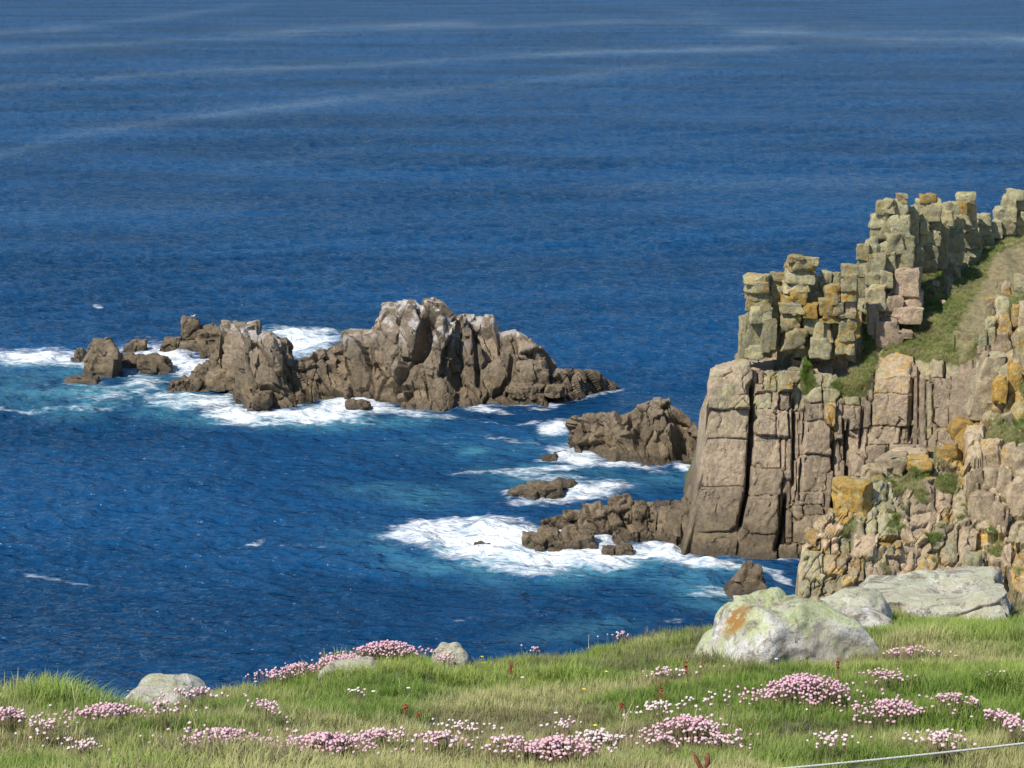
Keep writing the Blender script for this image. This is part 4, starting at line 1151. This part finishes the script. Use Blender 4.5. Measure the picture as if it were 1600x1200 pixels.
# near boulders -----------------------------------------------------
def boulder_material(name, green, white, orange):
    t = NT(name)
    p = t.pos()
    a = t.noise(p, 3.0, 8, .68, .4); b = t.noise(p, 9.0, 8, .75, .3); c = t.noise(p, 40.0, 4, .7)
    col = t.mix(t.ramp(a, .35, .65), (0.50, 0.44, 0.36), (0.64, 0.58, 0.50))
    col = t.mix(t.ramp(t.noise(p, 2.0, 7, .7, .6), .5, .62, 0, white), col, (0.80, 0.78, 0.73))
    gm = t.ramp(t.math('ADD', t.noise(p, 2.4, 8, .72, .8), t.math('MULTIPLY', t.up(), .16)), .56, .64, 0, green)
    col = t.mix(gm, col, t.mix(t.ramp(b, .4, .6), (0.48, 0.54, 0.22), (0.62, 0.66, 0.40)))
    col = t.mix(t.ramp(b, .56, .68, 0, .85), col, (0.13, 0.105, 0.085))
    col = t.mix(t.ramp(c, .58, .75, 0, .45), col, (0.16, 0.13, 0.10))
    dk = t.math('MULTIPLY', t.ramp(t.noise(t.pos((1, 1, 1.5)), 3.2, 9, .78, .8), .51, .58), t.ramp(c, .3, .6, .5, 1))
    col = t.mix(t.math('MULTIPLY', dk, .75), col, (0.17, 0.125, 0.10))
    if orange:
        x, y, zc, rad = orange
        g = t.n('ShaderNodeNewGeometry'); v = t.n('ShaderNodeVectorMath', operation='DISTANCE')
        t.link(g.outputs['Position'], v.inputs[0]); v.inputs[1].default_value = (x, y, zc)
        om = t.math('MULTIPLY', t.ramp(v.outputs['Value'], rad * .4, rad, 1, 0), t.ramp(t.noise(p, 14, 7, .75), .42, .55))
        col = t.mix(om, col, (0.42, 0.22, 0.06))
    nb = t.bump(a, .9, .14); nb = t.bump(b, .9, .05, nb); nb = t.bump(c, .4, .006, nb)
    return t.done(t.bsdf(col, .93, nb, .2))

def near_boulder(label, px0, px1, py0, py1, Y, seed, mat, depth, taper=.35, skew=0.0, chips=6, rz=0.0, rnd=.3, sink=.25, prof=None):
    c = at((px0 + px1) / 2, py1, Y)
    mpp = (Y * CP + (H_EYE - c[2]) * SP) / FPX
    w = (px1 - px0) * mpp
    zt = at((px0 + px1) / 2, py0, Y + .55 * depth)[2]
    h = zt - c[2] + sink
    P, F = block_shape((w * 1.08, depth, h), seed, jitter=.22, rnd=rnd, chips=chips, rough=.10, skew=(skew * mpp, 0), taper=taper, fine=2, facets=0)
    if prof:
        u = P[:, 0] / (w / 2)
        zb = -h / 2
        P[:, 2] = zb + (P[:, 2] - zb) * np.interp(u, [q[0] for q in prof], [q[1] for q in prof])
    P = P + (P / (np.linalg.norm(P, axis=1, keepdims=True) + 1e-9)) * (0.05 * min(1.0, w / 1.2) * fbm(P + seed, .5, seed + 3, 2) + 0.022 * fbm(P + seed, .16, seed, 3) - 0.075 * min(1.0, (w / 1.3) ** 1.5) * (1 - np.abs(vnoise(P + seed, .55, seed + 9))) ** 7)[:, None]
    ca, sa = math.cos(rz), math.sin(rz)
    P = np.stack([P[:, 0] * ca - P[:, 1] * sa, P[:, 0] * sa + P[:, 1] * ca, P[:, 2]], -1)
    x = at((px0 + px1) / 2, (py0 + py1) / 2, Y + depth / 2)[0]
    o = put('boulder', P + np.array([x, Y + depth / 2, c[2] - sink + h / 2]), F, mat, None, origin=np.array([x, Y + depth / 2, c[2] - sink]), sharp=60)
    return tag(o, label, 'boulder')

def build_boulders():
    op = at(1146, 962, 16.1)
    m1 = boulder_material('lichened_boulder', .8, .9, (op[0], op[1], op[2], .20))
    m2 = boulder_material('pale_boulder', .38, .8, None)
    near_boulder('big sloping pale boulder with lime lichen and an orange patch', 1074, 1350, 930, 1042, 15.8, 511, m1, .9, taper=.12, chips=5, rz=.45, prof=[(-1.05, .2), (-.83, .45), (-.6, .72), (-.38, .97), (-.1, 1.0), (.15, 1.0), (.4, .93), (.65, .86), (.9, .74), (1.05, .6)])
    near_boulder('low pale boulder wedged behind the orange-patched boulder', 1265, 1400, 932, 980, 18.4, 502, m2, 1.0, taper=.15, prof=[(-1.05, .5), (-.6, .8), (-.1, 1), (.3, 1), (.7, .85), (1.05, .6)])
    near_boulder('long whale-backed pale boulder along the grass brow', 1335, 1606, 905, 966, 19.2, 503, m2, 1.3, taper=.15, skew=-10, prof=[(-1.05, .6), (-.8, .82), (-.5, .9), (-.2, .93), (.1, .9), (.4, 1), (.7, .98), (.9, .85), (1.05, .6)])
    near_boulder('humped lichen-grey boulder on the brow beside a tall grass tuft', 176, 345, 1064, 1106, 13.3, 504, m2, .6, taper=.15, prof=[(-1.05, .6), (-.6, .82), (-.2, .97), (.1, 1), (.35, .94), (.6, .8), (1.05, .66)])
    near_boulder('small rounded white boulder on the brow beside thrift', 664, 738, 1010, 1044, 15.3, 505, m2, .40, taper=.3)
    near_boulder('thin flat pale stone lying below the long thrift bank', 488, 612, 1038, 1066, 14.3, 506, m2, .4, taper=.5, skew=-10, sink=.15)
    near_boulder('flat stone barely showing in turf below the big boulder', 1295, 1370, 1014, 1023, 16.3, 507, m2, .3, taper=.4, sink=.1)

# flowers -----------------------------------------------------------
def ico():
    t = (1 + 5 ** .5) / 2
    V = np.array([(-1, t, 0), (1, t, 0), (-1, -t, 0), (1, -t, 0), (0, -1, t), (0, 1, t), (0, -1, -t), (0, 1, -t), (t, 0, -1), (t, 0, 1), (-t, 0, -1), (-t, 0, 1)], float)
    V /= np.linalg.norm(V[0])
    F = [(0, 11, 5), (0, 5, 1), (0, 1, 7), (0, 7, 10), (0, 10, 11), (1, 5, 9), (5, 11, 4), (11, 10, 2), (10, 7, 6), (7, 1, 8), (3, 9, 4), (3, 4, 2), (3, 2, 6), (3, 6, 8), (3, 8, 9), (4, 9, 5), (2, 4, 11), (6, 2, 10), (8, 6, 7), (9, 8, 1)]
    V = list(map(tuple, V)); cache = {}; G = []
    def mid(a, b):
        k = (min(a, b), max(a, b))
        if k not in cache:
            q = (np.array(V[a]) + np.array(V[b])) / 2; V.append(tuple(q / np.linalg.norm(q))); cache[k] = len(V) - 1
        return cache[k]
    for a, b, c in F:
        x, y, z = mid(a, b), mid(b, c), mid(c, a)
        G += [(a, x, z), (b, y, x), (c, z, y), (x, y, z)]
    return np.array(V), np.array(G)
ICOV, ICOF = ico()

def simple_material(name, a, b, scale=8.0, rough=.8, trans=0.0, attr=None):
    t = NT(name)
    f = t.attr(attr) if attr else t.ramp(t.noise(t.pos(), scale, 4, .6), .35, .65)
    col = t.mix(f, a, b)
    s = t.bsdf(col, rough, None, .2)
    if trans:
        tr = t.n('ShaderNodeBsdfTranslucent'); t.link(col, tr.inputs[0])
        mx = t.n('ShaderNodeMixShader'); mx.inputs[0].default_value = trans
        t.link(s.outputs[0], mx.inputs[1]); t.link(tr.outputs[0], mx.inputs[2])
        return t.done(mx)
    return t.done(s)

def merge(parts):
    V, F, A = [], [], []
    n = 0
    for v, f, a in parts:
        V.append(v); F.append(np.asarray(f) + n); A.append(np.full(len(v), a)); n += len(v)
    return np.concatenate(V), np.concatenate(F), np.concatenate(A)

THRIFT = [  # px, py, half width px, half height px, heads, paleness, label
    (178, 1150, 56, 15, 190, .15, 'dense domed cushion of pink thrift below the tall grass tuft'),
    (18, 1158, 32, 16, 60, .3, 0), (70, 1164, 28, 10, 26, .5, 0), (130, 1186, 34, 8, 30, .5, 0), (310, 1130, 34, 9, 34, .4, 0),
    (352, 1168, 66, 20, 170, .25, 'broad pale pink thrift patch spilling beside dry stalks'), (505, 1180, 56, 24, 210, .15, 'thick bright pink thrift cushion thinning into pale loose heads'), (590, 1168, 48, 11, 70, .35, 0), (420, 1146, 22, 10, 26, .35, 0),
    (458, 1068, 46, 7, 110, .15, 'low pink thrift strip starting the bank on the brow'), (535, 1054, 44, 11, 180, .1, 'pink thrift mound on the brow above the flat pale stone'), (602, 1038, 46, 13, 230, .1, 'crest of the pink thrift bank beside the small white boulder'), (694, 1056, 18, 6, 20, .3, 0),
    (722, 1134, 32, 9, 28, .8, 'loose clump of whitish faded thrift heads in mid turf'), (684, 1182, 34, 12, 46, .45, 0), (866, 1184, 56, 18, 170, .2, 'large pink thrift cushion with withered cushion beside it'), (940, 1166, 36, 9, 70, .95, 'withered brown-white thrift cushion with dotted dry heads'),
    (882, 1130, 16, 10, 14, .5, 0), (1030, 1128, 42, 8, 34, .9, 'straggling white thrift heads near the rusty stake'), (1072, 1152, 56, 15, 130, .2, 'slanting pink thrift bank rising towards the white straggling heads'), (1252, 1106, 74, 20, 330, .02, 'vivid pink thrift sheet, the brightest, below the big boulder'),
    (1388, 1130, 56, 12, 100, .15, 'long pink thrift row beside the vivid sheet'), (1418, 1060, 30, 7, 34, .15, 0), (1384, 1090, 24, 9, 34, .2, 0), (1492, 1126, 32, 9, 44, .2, 0), (1562, 1140, 26, 9, 34, .25, 0), (1440, 966, 28, 6, 60, .2, 'pink thrift below the whale-backed boulder'),
    (1300, 1178, 34, 8, 24, .6, 0), (1470, 1178, 28, 12, 40, .5, 0), (1034, 1186, 22, 10, 22, .3, 0), (832, 1020, 10, 5, 8, .3, 0), (962, 1002, 14, 6, 14, .25, 0), (1548, 1086, 14, 7, 9, .4, 0), (790, 1186, 32, 11, 30, .4, 0), (1122, 1172, 32, 10, 36, .4, 0), (1040, 1080, 28, 6, 24, .5, 0), (1580, 1165, 20, 10, 26, .2, 0), (1516, 974, 10, 4, 10, .3, 0), (1100, 1110, 40, 20, 10, .9, 0), (560, 1110, 14, 6, 6, .6, 0), (260, 1160, 30, 12, 22, .4, 0),
]

LANDMARKS = [((252, 1085), 'the humped lichen-grey boulder'), ((90, 1095), 'the tall green tuft on the brow'), ((550, 1056), 'the thin flat stone'), ((700, 1030), 'the small white boulder'), ((1200, 1000), 'the orange-patched boulder'), ((1330, 1018), 'the stone sunk in turf'), ((1470, 945), 'the whale-backed boulder'), ((1252, 1106), 'the vivid pink sheet'), ((1100, 1190), 'the forked rusty stake'), ((1400, 1176), 'the white rope'), ((178, 1150), 'the dense domed cushion'), ((505, 1180), 'the thick bright cushion'), ((352, 1168), 'the broad pale patch'), ((866, 1184), 'the withered cushion'), ((722, 1134), 'the whitish faded heads'), ((1072, 1152), 'the slanting pink bank'), ((1388, 1130), 'the long pink row')]
_used = set()
def beside(base, px, py, alts=('', 'lone ', 'slight ', 'modest ')):
    """a label that names the things it stands beside"""
    o = sorted(LANDMARKS, key=lambda q: (q[0][0] - px) ** 2 + 6 * (q[0][1] - py) ** 2)
    a, b, c = o[0][1], o[1][1], o[2][1]
    for lab in ('%s beside %s' % (base, a), '%s between %s and %s' % (base, a, b), '%s between %s and %s' % (base, a, c), '%s between %s and %s' % (base, b, c)):
        if lab not in _used and len(lab.split()) <= 16:
            _used.add(lab); return lab
    return '%s beside %s' % (base, a)

def build_thrift():
    mh = simple_material('thrift_flower', (0.72, 0.42, 0.49), (0.80, 0.68, 0.64), rough=.85, trans=.2, attr='pale')
    ml = simple_material('thrift_leaf', (0.05, 0.085, 0.022), (0.12, 0.13, 0.05), 20, .8, .2)
    ms = simple_material('thrift_stem', (0.16, 0.17, 0.07), (0.24, 0.17, 0.10), 6, .8)
    r = np.random.default_rng(9)
    for (px, py, rx, ry, n, pale, lab) in THRIFT:
        c = ground(px, py + ry * .35)
        mpp = c[1] / CP / FPX
        wx = rx * mpp; wy = max(.10, min(.9 * wx, ry * mpp * 4.2))
        dome = min(.07, .22 * wx) * min(1.0, n / 60)
        e = empty('thrift_clump', c - np.array([0, 0, .01]), lab or beside('%s %s thrift clump' % ('tiny' if n < 16 else 'small' if n < 32 else 'loose', 'pink' if pale < .28 else 'pale pink' if pale < .55 else 'whitish'), px, py), 'flower clump', 'thrift clumps in the turf')
        heads, stems, leaves = [], [], []
        nh = int(n * 1.7); nl = int(40 + n * 4)
        a = r.uniform(0, 6.283, nh + nl)
        q = np.sqrt(r.uniform(size=nh + nl))
        loose = (r.uniform(size=nh + nl) < .62) & (np.arange(nh + nl) < nh)
        q = np.where(loose, np.abs(r.normal(0, .95, nh + nl)) * (1.2 if n < 60 else 1.0), q)
        X = c[0] + wx * q * np.cos(a); Yy = brow(X, c[1] + wy * q * np.sin(a))
        G = ground_xy(X, Yy, c) + dome * np.maximum(0, 1 - q * q)
        for i in range(nh):
            s = r.uniform(.0058, .0098)
            v = ICOV * np.array([s, s, s * .8]) * (1 + .22 * r.normal(size=(len(ICOV), 1)))
            tip = np.array([X[i] + r.normal(0, .008), Yy[i] + r.normal(0, .008), G[i] + r.uniform(.06, .105) + (.03 if n < 60 else 0)])
            heads.append((v + tip, ICOF, float(np.clip(pale + .08 + r.normal(0, .24), 0, 1))))
            b = np.array([X[i], Yy[i], G[i] - .03])
            w = .0011
            stems.append((np.array([b + [-w, 0, 0], b + [w, 0, 0], tip + [w, 0, -s * .5], tip + [-w, 0, -s * .5]]), np.array([(0, 1, 2), (0, 2, 3)]), 0.0))
        for i in range(nh, nh + nl):
            vv, ff = blade_strip(np.array([X[i], Yy[i], G[i] - .02]), r.uniform(.04, .075), r.uniform(.2, .9), r.uniform(0, 6.28), .0016, 2)
            leaves.append((np.array(vv), np.array(ff), 0.0))
        V, F, A = merge(heads); o = put('flower_heads', V, F, mh, e, attrs=dict(pale=A)); o['kind'] = 'stuff'
        V, F, A = merge(stems); o = put('stems', V, F, ms, e); o['kind'] = 'stuff'
        V, F, A = merge(leaves); o = put('leaf_cushion', V, F, ml, e); o['kind'] = 'stuff'

def brow(x, y):
    px = 800 + FPX * x / (y * CP + 5.2 * SP)
    ye = np.interp(px, _E[:, 0], _E[:, 2])
    return np.where(y < ye, y, ye - np.minimum(.25, y - ye) * .8)

def ground_xy(x, y, near):
    """height of the turf at plan positions close to a known point of it"""
    px, py = sight(near)
    a = ground(px, py + 6); b = ground(px, py - 6)
    k = ((b[2] - hummock(b)) - (a[2] - hummock(a))) / max(b[1] - a[1], 1e-3)
    k = float(np.clip(k, -.45, 0.0))
    P = np.stack([x, y, 0 * x], -1)
    return near[2] - hummock(near) + k * (y - near[1]) + hummock(P)

def tube(pts, rad, n=6, caps=True):
    pts = np.asarray(pts, float); rad = np.broadcast_to(np.asarray(rad, float), (len(pts),))
    V, F = [], []
    for i, p in enumerate(pts):
        d = pts[min(i + 1, len(pts) - 1)] - pts[max(i - 1, 0)]; d /= np.linalg.norm(d)
        a = np.cross(d, [0.31, 0.2, 0.93] if abs(d[2]) < .9 else [1, 0, 0]); a /= np.linalg.norm(a); b = np.cross(d, a)
        for k in range(n):
            t = 2 * math.pi * k / n
            V.append(p + rad[i] * (a * math.cos(t) + b * math.sin(t)))
    for i in range(len(pts) - 1):
        for k in range(n):
            q = (i * n + k, i * n + (k + 1) % n, (i + 1) * n + (k + 1) % n, (i + 1) * n + k)
            F += [(q[0], q[1], q[2]), (q[0], q[2], q[3])]
    if caps:
        for i0 in (0, (len(pts) - 1) * n):
            for k in range(1, n - 1): F.append((i0, i0 + k, i0 + k + 1))
    return np.array(V), np.array(F)

def build_small_plants():
    straw = simple_material('dry_straw', (0.55, 0.47, 0.32), (0.42, 0.34, 0.21), 10)
    rust = simple_material('sorrel_seed', (0.20, 0.055, 0.03), (0.30, 0.10, 0.05), 30)
    green = simple_material('plant_stem', (0.09, 0.13, 0.03), (0.15, 0.12, 0.05), 10)
    yel = simple_material('yellow_petal', (0.75, 0.50, 0.02), (0.80, 0.62, 0.05), 30)
    wht = simple_material('white_petal', (0.78, 0.78, 0.72), (0.70, 0.70, 0.62), 30)
    r = np.random.default_rng(21)
    ST = [(115, 1155, 0, 66), (98, 1165, -40, 35), (150, 1135, 12, 24), (143, 1128, -8, 16), (218, 1142, 5, 20), (310, 1162, -14, 26), (282, 1155, 0, 18), (380, 1160, 0, 26), (398, 1160, 8, 24), (512, 1035, -6, 16), (520, 1036, 2, 16), (530, 1036, 14, 12), (966, 1140, 22, 52), (982, 1142, -2, 30), (920, 1004, 0, 16), (372, 1135, 14, 20), (690, 1198, 14, 14), (1086, 1130, 2, 22), (455, 1165, 2, 18), (620, 1075, 3, 12), (195, 1190, -4, 14)]
    for (px, py, dx, h) in ST:
        g = ground(px, py)
        mpp = g[1] / FPX
        top = g + np.array([dx * mpp, r.normal(0, .02), h * mpp + .03])
        mid = (g + top) / 2 + r.normal(0, .012, 3)
        V, F = tube([g - [0, 0, .02], mid, top], [.0026, .002, .0012], 5)
        e = empty('dry_stalk', g, beside('%s dry straw stalk' % ('tall' if h > 40 else 'long leaning' if h > 30 else 'leaning' if abs(dx) > .4 * h else 'short upright' if h < 19 else 'upright'), px, py), 'stalk', 'dry stalks in the grass')
        put('stem', V, F, straw, e)
        if h > 24:
            V, F = tube([mid, mid + np.array([-.5 * dx * mpp + .03, 0, .35 * h * mpp])], [.0016, .0008], 5)
            put('side_shoot', V, F, straw, e)
    for (px, py, h) in [(797, 1078, 46), (630, 1122, 36), (971, 1108, 26), (1034, 1110, 68), (1309, 1085, 58), (650, 1118, 10), (1075, 1078, 52), (1100, 1062, 20), (760, 1160, 12)]:
        g = ground(px, py); mpp = g[1] / FPX
        top = g + np.array([r.normal(0, .012), 0, h * mpp])
        e = empty('sorrel_stem', g, beside('%s rust-red sorrel spike' % ('tall' if h > 40 else 'short'), px, py), 'wild plant', 'rust-red sorrel spikes')
        V, F = tube([g - [0, 0, .02], (g + top) / 2 + [.004, 0, 0], top], [.0022, .0018, .001], 5); put('stem', V, F, rust, e)
        parts = []
        for k in range(34):
            f = r.uniform(.62, 1.0); p = g * (1 - f) + top * f + r.normal(0, .007, 3) * [1, 1, .5]
            parts.append((ICOV[:] * r.uniform(.003, .0055) + p, ICOF, 0))
        V, F, _ = merge(parts); o = put('seed_head', V, F, rust, e); o['kind'] = 'stuff'
    for kind, mat, spots in (('yellow', yel, [(397, 1085), (265, 1112), (757, 1040), (762, 1042), (910, 1088), (947, 1066), (935, 1140), (1494, 1042), (1348, 998), (752, 1036)]), ('white', wht, [(870, 1112), (640, 1092), (586, 1108), (1210, 1055), (1560, 1062), (1440, 1048), (1355, 1008), (820, 1075), (1262, 1012), (548, 1096)])):
        for (px, py) in spots:
            g = ground(px, py + 4)
            e = empty('%s_flower' % kind, g, beside('single %s flower' % kind, px, py), 'flower', '%s flowers in the turf' % kind)
            top = g + np.array([r.normal(0, .01), 0, r.uniform(.09, .12)])
            V, F = tube([g, top], [.0014, .001], 5); put('stem', V, F, green, e)
            parts = []
            for k in range(9):
                a = 2 * math.pi * k / 9
                d = np.array([math.cos(a), math.sin(a), .25]); s = np.array([-math.sin(a), math.cos(a), 0])
                L, w = .013, .0042
                v = np.array([top, top + d * L * .6 + s * w, top + d * L, top + d * L * .6 - s * w]); parts.append((v, np.array([(0, 1, 2), (0, 2, 3)]), 0))
            parts.append((ICOV * [.006, .006, .005] + top, ICOF, 0))
            V, F, _ = merge(parts); put('blossom', V, F, mat, e)

def build_rope_and_stake():
    rope = simple_material('rope_fibre', (0.62, 0.60, 0.55), (0.50, 0.48, 0.43), 60)
    t = NT('rusty_iron'); p = t.pos()
    iron = t.done(t.bsdf(t.mix(t.ramp(t.noise(p, 40, 6, .7), .35, .65), (0.11, 0.035, 0.025), (0.22, 0.085, 0.05)), .85, t.bump(t.noise(p, 90, 5, .7), .6, .004)))
    Y = 8.6
    b = at(1098, 1232, Y)
    e = empty('iron_stake', b, 'rusty forked iron stake poking up by the white rope', 'stake')
    top = at(1098, 1202, Y)
    V, F = tube([b - [0, 0, .25], b, top], [.012, .012, .010], 8); put('shaft', V, F, iron, e)
    V, F = tube([top - [0, 0, .01], at(1090, 1190, Y), at(1083, 1176, Y)], [.010, .009, .006], 8); put('prong', V, F, iron, e)
    V, F = tube([top - [0, 0, .01], at(1106, 1192, Y), at(1105, 1178, Y)], [.010, .011, .009], 8); put('prong', V, F, iron, e)
    # three-strand rope from the stake away beyond the frame
    A = at(1100, 1212, Y); B = at(1900, 1122, Y + 1.2)
    n = 240
    s = np.linspace(0, 1, n)
    mid = A[None] * (1 - s)[:, None] + B[None] * s[:, None]
    mid[:, 2] -= .05 * 4 * s * (1 - s) * .35
    r_ = empty('rope', A, 'thin white twisted rope running off from the rusty stake', 'rope')
    for k in range(3):
        ph = 2 * math.pi * k / 3 + s * 2 * math.pi * 55
        off = np.stack([0 * s, np.cos(ph), np.sin(ph)], -1) * .0028
        V, F = tube(mid + off, .0030, 6); put('strand', V, F, rope, r_)
    # far post that carries the other end
    e2 = empty('iron_stake', B - [0, 0, .5], 'straight rusty iron stake holding the far rope end', 'stake')
    V, F = tube([B - [0, 0, .9], B + [0, 0, .06]], [.012, .010], 8); put('shaft', V, F, iron, e2)
    V, F = tube([B + [.012 * math.cos(a), .012 * math.sin(a), .0] for a in np.linspace(0, 6.28, 14)], .004, 6); put('rope_ring', V, F, rope, e2)

# gulls -------------------------------------------------------------
def gull(px, py, Y, label, z=None, head=1, swim=False):
    wht = bpy.data.materials.get('gull_white') or simple_material('gull_white', (0.82, 0.82, 0.80), (0.74, 0.74, 0.72), 20)
    gry = bpy.data.materials.get('gull_grey') or simple_material('gull_grey', (0.36, 0.39, 0.43), (0.30, 0.33, 0.37), 20)
    bil = bpy.data.materials.get('gull_bill') or simple_material('gull_bill', (0.70, 0.45, 0.05), (0.62, 0.35, 0.10), 20)
    c = at(px, py, Y)
    if z is not None: c = sea_at(px, py, z)
    e = empty('gull', c, label, 'bird')
    L = 0 if swim else .13
    s = head
    def P(x, y, z_): return c + np.array([s * x, y, z_ + L])
    V, F = tube([P(-.30, 0, .12), P(-.20, 0, .13), P(-.06, 0, .12), P(.08, 0, .13), P(.16, 0, .18), P(.19, 0, .25), P(.22, 0, .30), P(.26, 0, .31), P(.29, 0, .30)], [.012, .055, .095, .10, .075, .05, .05, .042, .015], 12)
    put('body', V, F, wht, e)
    for sd in (-1, 1):
        V, F = tube([P(.10, sd * .085, .17), P(-.05, sd * .105, .16), P(-.22, sd * .07, .15), P(-.40, sd * .03, .15)], [.03, .045, .03, .006], 8); put('wing', V, F, gry, e)
        if not swim:
            V, F = tube([P(.02, sd * .035, .05), P(.02, sd * .035, -.13), P(.07, sd * .035, -.135)], [.008, .007, .012], 6); put('leg', V, F, bil, e)
    V, F = tube([P(.28, 0, .30), P(.33, 0, .295), P(.355, 0, .28)], [.016, .012, .004], 8); put('bill', V, F, bil, e)
    return e

# ------------------------------------------------------------------ assemble
head = build_headland()
spur = build_spur()
build_islets()
build_sea()
build_turf()
build_grass()
build_boulders()
build_thrift()
build_small_plants()
build_rope_and_stake()
bpy.context.view_layer.update()
gull(302, 497, sea_at(300, 548)[1] + 3.0, 'white gull standing on the pointed boulder above the ledge')
gull(883, 265, None, 'white gull resting alone on the open water far out', z=0.0, swim=True) if False else None
